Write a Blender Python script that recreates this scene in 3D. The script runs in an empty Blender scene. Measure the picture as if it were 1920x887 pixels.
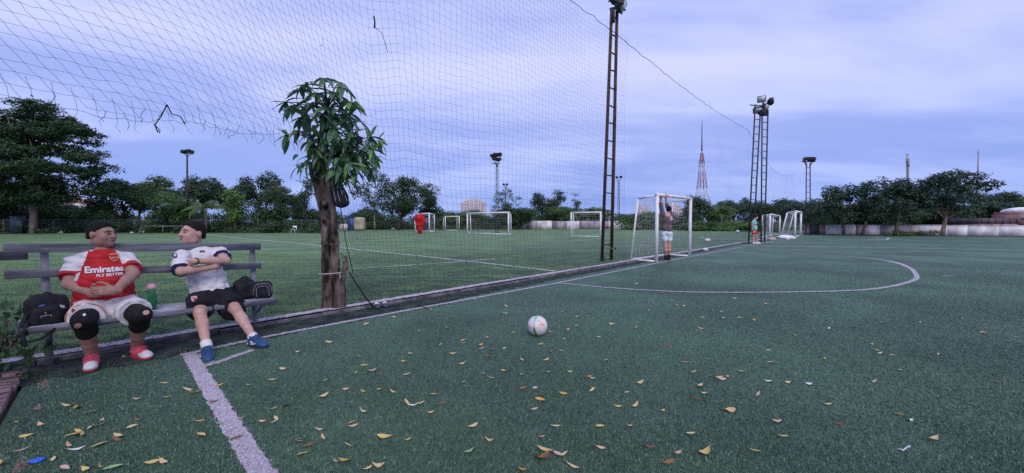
import bpy, math, random
import numpy as np
from mathutils import Vector, Matrix

SC = bpy.context.scene
COL = SC.collection
R = math.radians
rng = np.random.default_rng(7)
random.seed(7)

# ------------------------------------------------------------------ camera
CAM_H, FPX, HOR = 1.24, 700.0, 418.0
PITCH = math.atan((443.5 - HOR) / FPX)
cam_d = bpy.data.cameras.new('camera'); cam = bpy.data.objects.new('camera', cam_d); COL.objects.link(cam)
cam.location = (0, 0, CAM_H); cam.rotation_euler = (R(90) - PITCH, 0, 0)
cam_d.sensor_width = 36; cam_d.lens = 36 * FPX / 1920
cam_d.clip_start = 0.05; cam_d.clip_end = 9000
SC.camera = cam

# ------------------------------------------------------------------ world: overcast dusk sky
SUN_EL, SUN_AZ = 42.0, 165.0            # degrees; azimuth clockwise from +Y
w = bpy.data.worlds.new('World'); SC.world = w; w.use_nodes = True
nt = w.node_tree; nt.nodes.clear()
def N(tree, typ, **kw):
    n = tree.nodes.new(typ)
    for k, v in kw.items():
        if k in n.inputs.keys() if isinstance(k, str) else False: n.inputs[k].default_value = v
        else: setattr(n, k, v)
    return n
out = N(nt, 'ShaderNodeOutputWorld'); bg = N(nt, 'ShaderNodeBackground'); bg.inputs['Strength'].default_value = 0.1
sky = N(nt, 'ShaderNodeTexSky', sky_type='NISHITA', sun_disc=False)
sky.sun_elevation = R(SUN_EL); sky.sun_rotation = R(SUN_AZ)
tc = N(nt, 'ShaderNodeTexCoord'); sep = N(nt, 'ShaderNodeSeparateXYZ')
nt.links.new(tc.outputs['Generated'], sep.inputs[0])
def M_(op, a, b=None, tree=nt, clamp=False):
    n = tree.nodes.new('ShaderNodeMath'); n.operation = op; n.use_clamp = clamp
    for i, v in enumerate((a, b)):
        if v is None: continue
        if isinstance(v, (int, float)): n.inputs[i].default_value = v
        else: tree.links.new(v, n.inputs[i])
    return n.outputs[0]
zc = M_('MAXIMUM', sep.outputs[2], 0.0)
den = M_('ADD', zc, 0.16)
cmb = N(nt, 'ShaderNodeCombineXYZ')
nt.links.new(M_('DIVIDE', sep.outputs[0], den), cmb.inputs[0]); nt.links.new(M_('DIVIDE', sep.outputs[1], den), cmb.inputs[1])
mp = N(nt, 'ShaderNodeMapping'); mp.inputs['Rotation'].default_value = (0, 0, R(-22)); mp.inputs['Scale'].default_value = (0.42, 0.95, 1)
mp.inputs['Location'].default_value = (2.3, 0.7, 0)
nt.links.new(cmb.outputs[0], mp.inputs[0])
def noise(tree, vec, scale, detail=6, rough=.55, dist=0.0):
    n = tree.nodes.new('ShaderNodeTexNoise'); n.inputs['Scale'].default_value = scale; n.inputs['Detail'].default_value = detail
    n.inputs['Roughness'].default_value = rough; n.inputs['Distortion'].default_value = dist
    if vec is not None: tree.links.new(vec, n.inputs['Vector'])
    return n.outputs[0]
def ramp(tree, fac, stops, interp='LINEAR'):
    n = tree.nodes.new('ShaderNodeValToRGB'); n.color_ramp.interpolation = interp
    el = n.color_ramp.elements
    while len(el) < len(stops): el.new(0.5)
    for e, (p, c) in zip(el, stops):
        e.position = p; e.color = (*c, 1) if len(c) == 3 else c
    if fac is not None: tree.links.new(fac, n.inputs[0])
    return n.outputs[0]
def mix(tree, fac, a, b, blend='MIX'):
    n = tree.nodes.new('ShaderNodeMix'); n.data_type = 'RGBA'; n.blend_type = blend
    for sock, v in ((n.inputs[0], fac), (n.inputs[6], a), (n.inputs[7], b)):
        if isinstance(v, (int, float)): sock.default_value = v
        elif isinstance(v, tuple): sock.default_value = (*v, 1) if len(v) == 3 else v
        else: tree.links.new(v, sock)
    return n.outputs[2]
n1 = noise(nt, mp.outputs[0], 1.05, 6, .5, .5)
n2 = noise(nt, mp.outputs[0], 3.2, 5, .55, .3)
dens = M_('ADD', M_('MULTIPLY', n1, .72), M_('MULTIPLY', n2, .28))
elev = ramp(nt, zc, [(0.0, (1.7, 2.8, 6.8)), (.10, (2.3, 3.2, 7.3)), (.30, (3.3, 4.0, 7.9)), (1.0, (4.0, 4.5, 8.1))])
lite = ramp(nt, zc, [(0.0, (2.9, 3.9, 7.9)), (.12, (3.9, 4.7, 8.4)), (.35, (5.5, 5.9, 9.0)), (1.0, (6.2, 6.4, 9.2))])
cmask = ramp(nt, dens, [(.38, (0, 0, 0)), (.62, (1, 1, 1))], 'EASE')
clouds = mix(nt, cmask, elev, lite)
cover = ramp(nt, dens, [(.30, (.86, .86, .86)), (.50, (.96, .96, .96))])
nt.links.new(mix(nt, cover, sky.outputs[0], clouds), bg.inputs['Color'])
nt.links.new(bg.outputs[0], out.inputs['Surface'])

sun_d = bpy.data.lights.new('sun', 'SUN'); sun = bpy.data.objects.new('sun', sun_d); COL.objects.link(sun)
sun_d.energy = 1.45; sun_d.angle = R(30); sun_d.color = (1.0, .89, .80)
az = R(SUN_AZ)
sdir = Vector((math.sin(az) * math.cos(R(SUN_EL)), math.cos(az) * math.cos(R(SUN_EL)), math.sin(R(SUN_EL))))
sun.rotation_euler = sdir.to_track_quat('Z', 'Y').to_euler(); sun.location = (0, -20, 60)
SC.view_settings.view_transform = 'Standard'; SC.view_settings.look = 'None'; SC.view_settings.gamma = 1
SC.view_settings.exposure = 0.32
SC.cycles.max_bounces = 6; SC.cycles.transparent_max_bounces = 12; SC.cycles.diffuse_bounces = 3
SC.cycles.use_denoising = False

# ------------------------------------------------------------------ placing helpers
cp, sp_ = math.cos(PITCH), math.sin(PITCH)
def ray(px, py):
    x, y = (px - 960) / FPX, (443.5 - py) / FPX
    return np.array([x, cp + y * sp_, -sp_ + y * cp])
def at(px, py, Y):                       # the point of the place seen at a photo pixel, Y metres ahead
    d = ray(px, py); return np.array([0, 0, CAM_H]) + d * (Y / d[1])
def gnd(px, py, z=0.0):                  # the point of a level surface seen at a photo pixel
    d = ray(px, py); return np.array([0, 0, CAM_H]) + d * ((z - CAM_H) / d[2])

# ------------------------------------------------------------------ object helpers
def thing(name, label, cat, loc=(0, 0, 0), group=None, rz=0):
    o = bpy.data.objects.new(name, None); COL.objects.link(o)
    o.location = tuple(float(v) for v in loc); o.rotation_euler = (0, 0, rz); o.empty_display_size = .2
    return tag(o, label, cat, group)
def tag(o, label=None, cat=None, group=None, kind=None):
    if label: o['label'] = label
    if cat: o['category'] = cat
    if group: o['group'] = group
    if kind: o['kind'] = kind
    return o
def link(name, me, m=None, parent=None, kind=None, label=None):
    o = bpy.data.objects.new(name, me); COL.objects.link(o)
    if m is not None:
        for k, mm in enumerate(m if isinstance(m, (list, tuple)) else [m]):
            if len(me.materials) <= k: me.materials.append(mm)
    if parent is not None:
        o.parent = parent; o.matrix_parent_inverse = world_of(parent).inverted()
    if kind: o['kind'] = kind
    if label: o['label'] = label
    return o
def world_of(o):
    m = Matrix.LocRotScale(o.location, o.rotation_euler, o.scale)
    if o.parent: m = world_of(o.parent) @ o.matrix_parent_inverse @ m
    return m
def mesh_np(name, V, F, smooth=False, mats=None):
    """V (n,3); F: (m,k) array or a list of arrays with their own k"""
    me = bpy.data.meshes.new(name)
    V = np.asarray(V, dtype=np.float32).reshape(-1, 3)
    if isinstance(F, list) and len(F) and np.ndim(F[0]) == 1: F = np.asarray(F)
    Fs = [np.asarray(f, dtype=np.int32) for f in (F if isinstance(F, list) else [F]) if len(f)]
    me.vertices.add(len(V)); me.vertices.foreach_set('co', V.ravel())
    if Fs:
        loops = np.concatenate([f.ravel() for f in Fs])
        tot = np.concatenate([np.full(len(f), f.shape[1], np.int32) for f in Fs])
        start = np.concatenate([[0], np.cumsum(tot)[:-1]]).astype(np.int32)
        me.loops.add(len(loops)); me.loops.foreach_set('vertex_index', loops)
        me.polygons.add(len(tot)); me.polygons.foreach_set('loop_start', start)
        if smooth: me.polygons.foreach_set('use_smooth', np.ones(len(tot), bool))
        if mats is not None: me.polygons.foreach_set('material_index', np.asarray(mats, np.int32))
    me.update(calc_edges=True)
    return me

class MB:
    """collects simple solids into one mesh"""
    def __init__(s): s.V, s.Q, s.T, s.n, s.mq, s.mt, s.m = [], [], [], 0, [], [], 0
    def add(s, V, Q=None, T=None):
        V = np.asarray(V, float).reshape(-1, 3)
        if Q is not None and len(Q): s.Q.append(np.asarray(Q, int) + s.n); s.mq.append(np.full(len(Q), s.m))
        if T is not None and len(T): s.T.append(np.asarray(T, int) + s.n); s.mt.append(np.full(len(T), s.m))
        s.V.append(V); s.n += len(V)
    def box(s, c, size, ax=None, taper=1.0):
        hx, hy, hz = [v / 2 for v in size]
        P = np.array([[-hx, -hy, -hz], [hx, -hy, -hz], [hx, hy, -hz], [-hx, hy, -hz],
                      [-hx * taper, -hy * taper, hz], [hx * taper, -hy * taper, hz], [hx * taper, hy * taper, hz], [-hx * taper, hy * taper, hz]])
        if ax is not None: P = P @ np.asarray(ax, float)
        s.add(P + np.asarray(c, float), [[0, 3, 2, 1], [4, 5, 6, 7], [0, 1, 5, 4], [1, 2, 6, 5], [2, 3, 7, 6], [3, 0, 4, 7]])
    def beam(s, a, b, w, h, up=(0, 0, 1), bev=0.0):
        a, b = np.asarray(a, float), np.asarray(b, float); d = b - a; L = np.linalg.norm(d); d /= L
        u = np.asarray(up, float); sd = np.cross(d, u); sd /= np.linalg.norm(sd) + 1e-9; u = np.cross(sd, d)
        if bev <= 0: s.box((a + b) / 2, (L, w, h), np.array([d, sd, u])); return
        hw, hh = w / 2, h / 2
        prof = [(-hw + bev, -hh), (hw - bev, -hh), (hw, -hh + bev), (hw, hh - bev), (hw - bev, hh), (-hw + bev, hh), (-hw, hh - bev), (-hw, -hh + bev)]
        P = [e + sd * x + u * y for e in (a, b) for x, y in prof]
        s.add(P, [[i, (i + 1) % 8, (i + 1) % 8 + 8, i + 8] for i in range(8)] + [[0, 3, 2, 1], [0, 7, 4, 3], [7, 6, 5, 4], [8, 9, 10, 11], [8, 11, 12, 15], [15, 12, 13, 14]])
    def tube(s, pts, r, n=8, cap=True):
        pts = np.asarray(pts, float); m = len(pts)
        rr = np.full(m, r) if np.isscalar(r) else np.asarray(r, float)
        t = np.gradient(pts, axis=0); t /= np.linalg.norm(t, axis=1)[:, None] + 1e-9
        ref = np.array([0, 0, 1.]) if abs(t[0][2]) < .9 else np.array([1., 0, 0])
        V = []
        for i in range(m):
            a = np.cross(t[i], ref); a /= np.linalg.norm(a) + 1e-9; b = np.cross(t[i], a); ref = np.cross(a, t[i])
            th = np.linspace(0, 2 * np.pi, n, endpoint=False)
            V.append(pts[i] + rr[i] * (np.cos(th)[:, None] * a + np.sin(th)[:, None] * b))
        V = np.concatenate(V); i, k = np.meshgrid(np.arange(m - 1), np.arange(n), indexing='ij'); i, k = i.ravel(), k.ravel()
        Q = np.stack([i * n + k, (i + 1) * n + k, (i + 1) * n + (k + 1) % n, i * n + (k + 1) % n], 1)
        T = None
        if cap:
            V = np.concatenate([V, pts[:1], pts[-1:]]); c0, c1 = m * n, m * n + 1
            T = [[c0, k, (k + 1) % n] for k in range(n)] + [[c1, (m - 1) * n + (k + 1) % n, (m - 1) * n + k] for k in range(n)]
        s.add(V, Q, T)
    def quad(s, a, b, c, d): s.add([a, b, c, d], [[0, 1, 2, 3]])
    def mesh(s, name, smooth=False):
        F, mm = [], []
        if s.Q: F.append(np.concatenate(s.Q)); mm.append(np.concatenate(s.mq))
        if s.T: F.append(np.concatenate(s.T)); mm.append(np.concatenate(s.mt))
        return mesh_np(name, np.concatenate(s.V), F, smooth, np.concatenate(mm))
    def obj(s, name, m, parent=None, smooth=False, kind=None, label=None):
        return link(name, s.mesh(name, smooth), m, parent, kind, label)

# ------------------------------------------------------------------ materials
MATS = {}
def mat(name, c1, c2=None, scale=6.0, rough=.75, spec=.35, metal=0, bump=0, bscale=60, rand=None, coord='Object', transl=0, stretch=None, lo=.35, hi=.65, detail=6):
    if name in MATS: return MATS[name]
    m = bpy.data.materials.new(name); m.use_nodes = True; t = m.node_tree; b = t.nodes['Principled BSDF']
    b.inputs['Roughness'].default_value = rough; b.inputs['Specular IOR Level'].default_value = spec; b.inputs['Metallic'].default_value = metal
    tcn = t.nodes.new('ShaderNodeTexCoord'); vec = tcn.outputs[coord]
    if stretch:
        mpn = t.nodes.new('ShaderNodeMapping'); mpn.inputs['Scale'].default_value = stretch; t.links.new(vec, mpn.inputs[0]); vec = mpn.outputs[0]
    col = None
    if c2 is not None:
        col = ramp(t, noise(t, vec, scale, detail), [(lo, c1), (hi, c2)])
    if rand is not None:
        g = t.nodes.new('ShaderNodeNewGeometry')
        rc = ramp(t, g.outputs['Random Per Island'], rand)
        col = rc if col is None else mix(t, .5, col, rc)
    if col is None: b.inputs['Base Color'].default_value = (*c1, 1)
    else: t.links.new(col, b.inputs['Base Color'])
    if bump:
        bn = t.nodes.new('ShaderNodeBump'); bn.inputs['Strength'].default_value = bump; bn.inputs['Distance'].default_value = .01
        t.links.new(noise(t, vec, bscale, 5, .6), bn.inputs['Height']); t.links.new(bn.outputs[0], b.inputs['Normal'])
    if transl:
        tr = t.nodes.new('ShaderNodeBsdfTranslucent'); ms = t.nodes.new('ShaderNodeMixShader'); ms.inputs[0].default_value = transl
        if col is None: tr.inputs[0].default_value = (*c1, 1)
        else: t.links.new(col, tr.inputs[0])
        t.links.new(b.outputs[0], ms.inputs[1]); t.links.new(tr.outputs[0], ms.inputs[2])
        t.links.new(ms.outputs[0], t.nodes['Material Output'].inputs['Surface'])
    MATS[name] = m
    return m

# ------------------------------------------------------------------ implicit solids -> smooth meshes
def nrm(v): v = np.asarray(v, float); return v / (np.linalg.norm(v) + 1e-12)
def axes_from(z, x):
    z = nrm(z); x = np.asarray(x, float); x = nrm(x - z * np.dot(x, z)); return np.array([x, np.cross(z, x), z])
class SDF:
    def __init__(s): s.P = []
    def cone(s, a, b, ra, rb=None, k=.02, tagid=0):
        s.P.append(('c', np.asarray(a, float), np.asarray(b, float), float(ra), float(ra if rb is None else rb), k, tagid)); return s
    def chain(s, pts, rad, k=.02, tagid=0):
        for i in range(len(pts) - 1): s.cone(pts[i], pts[i + 1], rad[i], rad[i + 1], k, tagid)
        return s
    def fcone(s, a, b, ra, rb=None, k=.01, tagid=0):            # flat-ended
        s.P.append(('f', np.asarray(a, float), np.asarray(b, float), float(ra), float(ra if rb is None else rb), k, tagid)); return s
    def ell(s, c, r, ax=None, k=.02, tagid=0, op='u'):
        s.P.append(('e', np.asarray(c, float), np.asarray(r, float), np.eye(3) if ax is None else np.asarray(ax, float), op, k, tagid)); return s
    def box(s, c, h, ax=None, rad=.01, k=.01, tagid=0, op='u'):
        s.P.append(('b', np.asarray(c, float), np.asarray(h, float), np.eye(3) if ax is None else np.asarray(ax, float), op, k, tagid, rad)); return s
    def cut(s, p, n, k=.0):                      # keeps the side the normal points away from
        s.P.append(('h', np.asarray(p, float), nrm(n), k)); return s
    @staticmethod
    def dist(p, X):
        if p[0] == 'c':
            _, a, b, ra, rb = p[:5]; ba = b - a; q = X - a; L = max(np.dot(ba, ba), 1e-12)
            t = np.clip(q @ ba / L, 0, 1)
            return np.linalg.norm(q - t[..., None] * ba, axis=-1) - (ra + (rb - ra) * t)
        if p[0] == 'f':
            _, a, b, ra, rb = p[:5]; ba = b - a; q = X - a; L = np.linalg.norm(ba); t = q @ ba / (L * L); tc_ = np.clip(t, 0, 1)
            d1 = np.linalg.norm(q - t[..., None] * ba, axis=-1) - (ra + (rb - ra) * tc_); d2 = np.maximum(-t, t - 1) * L
            return np.minimum(np.maximum(d1, d2), 0) + np.hypot(np.maximum(d1, 0), np.maximum(d2, 0))
        if p[0] == 'e':
            q = (X - p[1]) @ p[3].T; k0 = np.linalg.norm(q / p[2], axis=-1); k1 = np.linalg.norm(q / p[2] ** 2, axis=-1)
            return k0 * (k0 - 1) / np.maximum(k1, 1e-9)
        if p[0] == 'b':
            q = np.abs((X - p[1]) @ p[3].T) - p[2] + p[7]
            return np.linalg.norm(np.maximum(q, 0), axis=-1) + np.minimum(q.max(-1), 0) - p[7]
        return (X - p[1]) @ p[2]
    def bbox(s):
        lo, hi = np.full(3, 1e9), np.full(3, -1e9)
        for p in s.P:
            if p[0] == 'h': continue
            if p[0] not in 'cf' and p[4] == 's': continue
            if p[0] in 'cf': a, b = np.minimum(p[1] - max(p[3], p[4]), p[2] - max(p[3], p[4])), np.maximum(p[1] + max(p[3], p[4]), p[2] + max(p[3], p[4]))
            else:
                e = np.abs(p[3]).T @ p[2] if p[0] == 'b' else np.sqrt((p[3].T ** 2) @ (p[2] ** 2)); a, b = p[1] - e, p[1] + e
            lo, hi = np.minimum(lo, a), np.maximum(hi, b)
        return lo, hi
    def __call__(s, X):
        f = np.full(X.shape[:-1], 1.0)
        for p in s.P: f = s._comb(f, p, X)
        return f
    def _comb(s, f, p, X):
        d = s.dist(p, X); op = 'h' if p[0] == 'h' else ('u' if p[0] in 'cf' else p[4]); k = p[3] if op == 'h' else p[5]
        if op == 'u':
            if k <= 0: return np.minimum(f, d)
            h = np.maximum(k - np.abs(f - d), 0) / k; return np.minimum(f, d) - h * h * k * .25
        if op == 's': d = -d
        if k <= 0: return np.maximum(f, d)
        h = np.maximum(k - np.abs(f - d), 0) / k; return np.maximum(f, d) + h * h * k * .25
    def tags(s, X):
        best, tg = np.full(len(X), 1e9), np.zeros(len(X), int)
        for p in s.P:
            if p[0] == 'h' or (p[0] not in 'cf' and p[4] == 's'): continue
            d = s.dist(p, X); m = d < best; best[m] = d[m]; tg[m] = p[6]
        return tg
    def mesh(s, name, h, disp=None, matfn=None, relax=1):
        lo, hi = s.bbox(); lo = lo - 3.5 * h - .012; hi = hi + 3.5 * h + .012
        n = np.ceil((hi - lo) / h).astype(int) + 1
        f = np.full(tuple(n), .2, np.float32)
        gx = [lo[i] + h * np.arange(n[i]) for i in range(3)]
        for p in s.P:
            if p[0] == 'h': a, b = np.zeros(3, int), n
            else:
                if p[0] in 'cf': L, H = np.minimum(p[1] - max(p[3], p[4]), p[2] - max(p[3], p[4])), np.maximum(p[1] + max(p[3], p[4]), p[2] + max(p[3], p[4]))
                else:
                    e = np.abs(p[3]).T @ p[2] if p[0] == 'b' else np.sqrt((p[3].T ** 2) @ (p[2] ** 2)); L, H = p[1] - e, p[1] + e
                mg = 3 * h + p[5] + .01
                a = np.clip(np.floor((L - mg - lo) / h).astype(int), 0, n); b = np.clip(np.ceil((H + mg - lo) / h).astype(int) + 1, 0, n)
            if (b <= a).any(): continue
            X = np.stack(np.meshgrid(gx[0][a[0]:b[0]], gx[1][a[1]:b[1]], gx[2][a[2]:b[2]], indexing='ij'), -1)
            sl = tuple(slice(a[i], b[i]) for i in range(3))
            f[sl] = s._comb(f[sl], p, X)
        if disp is not None:
            idx = np.argwhere(np.abs(f) < .03); X = lo + h * idx
            f[tuple(idx.T)] += disp(X)
        V, F = surface_nets(f, lo, h, relax)
        mi = None
        if matfn is not None: mi = matfn(V[F].mean(1))
        return mesh_np(name, V, F, True, mi)
def surface_nets(f, org, h, relax=1):
    s = f < 0
    c = np.zeros(tuple(d - 1 for d in f.shape), np.int8)
    offs = [(i, j, k) for i in (0, 1) for j in (0, 1) for k in (0, 1)]
    nx, ny, nz = f.shape
    for (i, j, k) in offs: c += s[i:nx - 1 + i, j:ny - 1 + j, k:nz - 1 + k]
    act = (c > 0) & (c < 8); idx = np.argwhere(act); vid = np.full(act.shape, -1, np.int32); vid[act] = np.arange(len(idx))
    acc = np.zeros((len(idx), 3)); cnt = np.zeros(len(idx))
    for o1 in offs:
        for ax in range(3):
            if o1[ax]: continue
            o2 = list(o1); o2[ax] = 1
            v1 = f[tuple((idx + o1).T)]; v2 = f[tuple((idx + o2).T)]; m = (v1 < 0) != (v2 < 0)
            t = np.where(m, v1 / np.where(v1 == v2, 1, v1 - v2), 0)
            p = np.tile(np.array(o1, float), (len(idx), 1)); p[:, ax] += t
            acc[m] += p[m]; cnt[m] += 1
    V = org + h * (idx + acc / np.maximum(cnt, 1)[:, None])
    Fs = []
    for ax in range(3):
        b, d = [(1, 2), (2, 0), (0, 1)][ax]
        sl1 = [slice(None)] * 3; sl2 = [slice(None)] * 3; sl1[ax] = slice(0, -1); sl2[ax] = slice(1, None)
        for a_ in (b, d): sl1[a_] = slice(1, -1); sl2[a_] = slice(1, -1)
        A, B = s[tuple(sl1)], s[tuple(sl2)]; e = np.argwhere(A != B)
        if not len(e): continue
        flip = A[tuple(e.T)]; e = e.copy(); e[:, b] += 1; e[:, d] += 1
        def cell(db, dd):
            q = e.copy(); q[:, b] -= db; q[:, d] -= dd; return vid[tuple(q.T)]
        Q = np.stack([cell(1, 1), cell(0, 1), cell(0, 0), cell(1, 0)], 1)
        Q[~flip] = Q[~flip][:, ::-1]; Fs.append(Q)
    F = np.concatenate(Fs); F = F[(F >= 0).all(1)]
    for _ in range(relax):
        S = np.zeros_like(V); C = np.zeros(len(V))
        for k in range(4):
            i, j = F[:, k], F[:, (k + 1) % 4]
            np.add.at(S, i, V[j]); np.add.at(S, j, V[i]); np.add.at(C, i, 1); np.add.at(C, j, 1)
        V = V * .5 + .5 * S / np.maximum(C, 1)[:, None]
    return V, F
def rid(X, amp, fr, seed=0, n=4, sq=(1, 1, 1)):   # ridged noise: soft pillows between sharper creases
    r = np.random.default_rng(seed); o = np.zeros(X.shape[:-1]); Y = X * np.asarray(sq)
    for _ in range(n):
        d = nrm(r.normal(size=3)) * fr * r.uniform(.6, 1.5); e = nrm(r.normal(size=3)) * fr * .6
        o += (np.abs(np.sin(Y @ d + 1.2 * np.sin(Y @ e + r.uniform(0, 6.3)) + r.uniform(0, 6.3))) - .6) / n
    return -amp * o * 2
def wav(X, amp, fr, seed=0, n=7):            # cheap smooth 3-D noise for folds and bark
    r = np.random.default_rng(seed); o = np.zeros(X.shape[:-1])
    for _ in range(n):
        d = nrm(r.normal(size=3)) * fr * r.uniform(.6, 1.6); o += np.sin(X @ d + r.uniform(0, 6.3)) / n
    return amp * o * 2
# ================================================================== SETTING: ground, pitches, kerb, markings
FZ = 0.05                                     # the neighbouring pitch lies a little higher than ours
K0, K1 = gnd(300, 634, FZ), gnd(1130, 498, FZ)
kd = nrm(K1 - K0); kn = np.array([kd[1], -kd[0], 0.0])      # along the kerb / towards our pitch
def K(s, off=0.0, z=0.0): p = K0 + kd * s + kn * off; return np.array([p[0], p[1], z])
def ks(p): return float(np.dot(np.asarray(p)[:2] - K0[:2], kd[:2]))
def ko(p): return float(np.dot(np.asarray(p)[:2] - K0[:2], kn[:2]))
E0, E1 = gnd(62, 690), gnd(0, 800)            # where our turf ends beside the bench
ed = nrm(E1 - E0)

def worn(t, col, tone, amount, reach):           # trodden, dirt-filled strip along the kerb
    co = t.nodes.new('ShaderNodeTexCoord').outputs['Object']; sub = t.nodes.new('ShaderNodeVectorMath'); sub.operation = 'SUBTRACT'; t.links.new(co, sub.inputs[0]); sub.inputs[1].default_value = tuple(K0)
    dot = t.nodes.new('ShaderNodeVectorMath'); dot.operation = 'DOT_PRODUCT'; t.links.new(sub.outputs[0], dot.inputs[0]); dot.inputs[1].default_value = tuple(kn)
    near = M_('ADD', M_('DIVIDE', dot.outputs['Value'], reach, t), 1.0, t, True)
    mpn = t.nodes.new('ShaderNodeMapping'); mpn.inputs['Rotation'].default_value = (0, 0, 0); mpn.inputs['Scale'].default_value = (1.0, 2.8, 1); t.links.new(co, mpn.inputs[0])
    pat = ramp(t, noise(t, mpn.outputs[0], 1.9, 6, .65, .5), [(.36, (0, 0, 0)), (.58, (1, 1, 1))])
    fac = M_('MULTIPLY', M_('MULTIPLY', M_('POWER', near, .6, t), pat, t), amount, t)
    return mix(t, fac, col, tone)
def turf_mat(name, a, b, c, patch, streak=None, spec=.25, rough=.6):
    m = bpy.data.materials.new(name); m.use_nodes = True; t = m.node_tree; p = t.nodes['Principled BSDF']
    co = t.nodes.new('ShaderNodeTexCoord').outputs['Object']
    fine = noise(t, co, 150, 3, .7); mid = noise(t, co, 22, 4, .6); big = noise(t, co, patch, 5, .6, .6)
    col = ramp(t, M_('ADD', M_('MULTIPLY', fine, .65, t), M_('MULTIPLY', mid, .35, t), t), [(.36, a), (.5, b), (.66, c)])
    col = mix(t, M_('MULTIPLY', ramp(t, big, [(.38, (0, 0, 0)), (.62, (1, 1, 1))]), .55, t), col, tuple(v * .55 for v in a))
    if streak:
        mpn = t.nodes.new('ShaderNodeMapping'); mpn.inputs['Rotation'].default_value = (0, 0, streak[0]); mpn.inputs['Scale'].default_value = streak[1]
        t.links.new(co, mpn.inputs[0])
        st = ramp(t, noise(t, mpn.outputs[0], 1.0, 6, .65, .4), [(.36, (0, 0, 0)), (.60, (1, 1, 1))])
        col = mix(t, M_('MULTIPLY', st, streak[3], t), col, streak[2])
    if streak: col = worn(t, col, (.030, .062, .046), .85, 9.0)
    t.links.new(col, p.inputs['Base Color'])
    p.inputs['Roughness'].default_value = rough; p.inputs['Specular IOR Level'].default_value = spec
    bn = t.nodes.new('ShaderNodeBump'); bn.inputs['Strength'].default_value = .9; bn.inputs['Distance'].default_value = .012
    t.links.new(fine, bn.inputs['Height']); t.links.new(bn.outputs[0], p.inputs['Normal'])
    MATS[name] = m; return m
TURF = turf_mat('turf_teal', (.026, .066, .046), (.080, .160, .106), (.170, .275, .185), .45)
FIELD = turf_mat('turf_green', (.075, .145, .060), (.180, .320, .120), (.29, .43, .18), .5,
                 (math.atan2(kd[1], kd[0]) + .1, (.25, 1.6, 1), (.055, .10, .055), .62), spec=.15)
SOIL = mat('soil', (.035, .030, .025), (.085, .075, .055), 3, .95, .1, bump=.8, bscale=25)
EARTH = mat('earth', (.045, .055, .030), (.10, .095, .060), .2, .95, .1)
CONC = mat('kerb_concrete', (.055, .05, .06), (.19, .18, .20), 6, .9, .2, bump=.5, bscale=60)
RUBBER = mat('rubber_dirt', (.018, .026, .025), (.06, .082, .072), 5, .95, .1, bump=.9, bscale=120, lo=.4, hi=.7)
PAINT = mat('line_paint', (.30, .27, .32), (.62, .58, .66), 55, .85, .2, bump=.9, bscale=150, lo=.3, hi=.6)
PAINT_THIN = mat('line_paint_worn', (.13, .14, .16), (.50, .47, .54), 30, .85, .2, bump=.6, bscale=120, lo=.34, hi=.58)
PAINT_FAR = mat('line_paint_faded', (.20, .28, .22), (.62, .64, .66), 2.5, .9, .1, lo=.25, hi=.55)

def sheet(name, pts, z, m, parent=None, kind='structure'):
    V = [[p[0], p[1], z if len(p) < 3 or z is not None else p[2]] for p in pts]
    me = bpy.data.meshes.new(name); me.from_pydata(V, [], [list(range(len(V)))]); me.update()
    return link(name, me, m, parent, kind)
sheet('ground', [(-3000, -300), (3000, -300), (3000, 4000), (-3000, 4000)], -.03, EARTH)
pitch = sheet('pitch', [K(-13.5, .05), K(60, .05), K(60, .05) + kn * 75, K(-13.5, .05) + kn * 75], 0.0, TURF)
# our pitch stops at the brick edging beside the bench: rebuild its outline there
cross = E0 - ed * 0.62
me = bpy.data.meshes.new('pitch')
Pp = [K(ks(cross), .05), K(60, .05), K(60, .05) + kn * 75, E0 + ed * 75]
me.from_pydata([tuple((p[0], p[1], 0.0)) for p in Pp], [], [[3, 2, 1, 0]]); me.update(); me.materials.append(TURF)
old = pitch.data; pitch.data = me; bpy.data.meshes.remove(old)
far_field = sheet('playing_field', [K(-16, 0), K(75, 0), K(75, 0) - kn * 62, K(-16, 0) - kn * 62][::-1], FZ, FIELD)
sheet('planting_bed', [E0 - ed * 2 - kd * .02, E0 - ed * 2 - kd * 4, E1 + ed * 3 - kd * 4, E1 + ed * 3 - kd * .02], -.012, SOIL)

# concrete kerb between the pitches, cast in lengths
kerb = MB(); s = -6.0; kr = np.random.default_rng(3)
while s < 46:
    L = kr.uniform(1.1, 1.7) if s < 14 else 4
    j = kr.normal(0, .006); zt = FZ - .004 + kr.uniform(-.010, .008)
    a, b = K(s + .006, .035 + j, 0), K(s + L - .006, .035 + j + kr.normal(0, .006), 0)
    a[2] = b[2] = (zt - .10) / 2
    kerb.beam(a, b, .055, zt + .10, bev=.012); s += L
kerb_o = kerb.obj('kerb', CONC, kind='structure')

def strip(name, pts, wd, z, m, parent, jag=.006, step=.05, seed=1, kind=None):
    r = np.random.default_rng(seed); P = [np.asarray(p, float)[:2] for p in pts]; out = []
    for a, b in zip(P[:-1], P[1:]):
        n = max(1, min(400, int(np.linalg.norm(b - a) / step))); out += [a + (b - a) * i / n for i in range(n)]
    out.append(P[-1]); out = np.array(out); t = np.gradient(out, axis=0); t /= np.linalg.norm(t, axis=1)[:, None]
    nr = np.stack([-t[:, 1], t[:, 0]], 1); wv = np.full(len(out), wd) if np.isscalar(wd) else np.interp(np.linspace(0, 1, len(out)), np.linspace(0, 1, len(wd)), wd)
    A = out + nr * (wv / 2 + r.normal(0, jag, len(out)))[:, None]; B = out - nr * (wv / 2 + r.normal(0, jag, len(out)))[:, None]
    V = np.concatenate([np.c_[A, np.full(len(A), z)], np.c_[B, np.full(len(B), z)]]); n = len(out); i = np.arange(n - 1)
    return link(name, mesh_np(name, V, np.stack([i + n, i + n + 1, i + 1, i], 1)), m, parent, kind)
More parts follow.
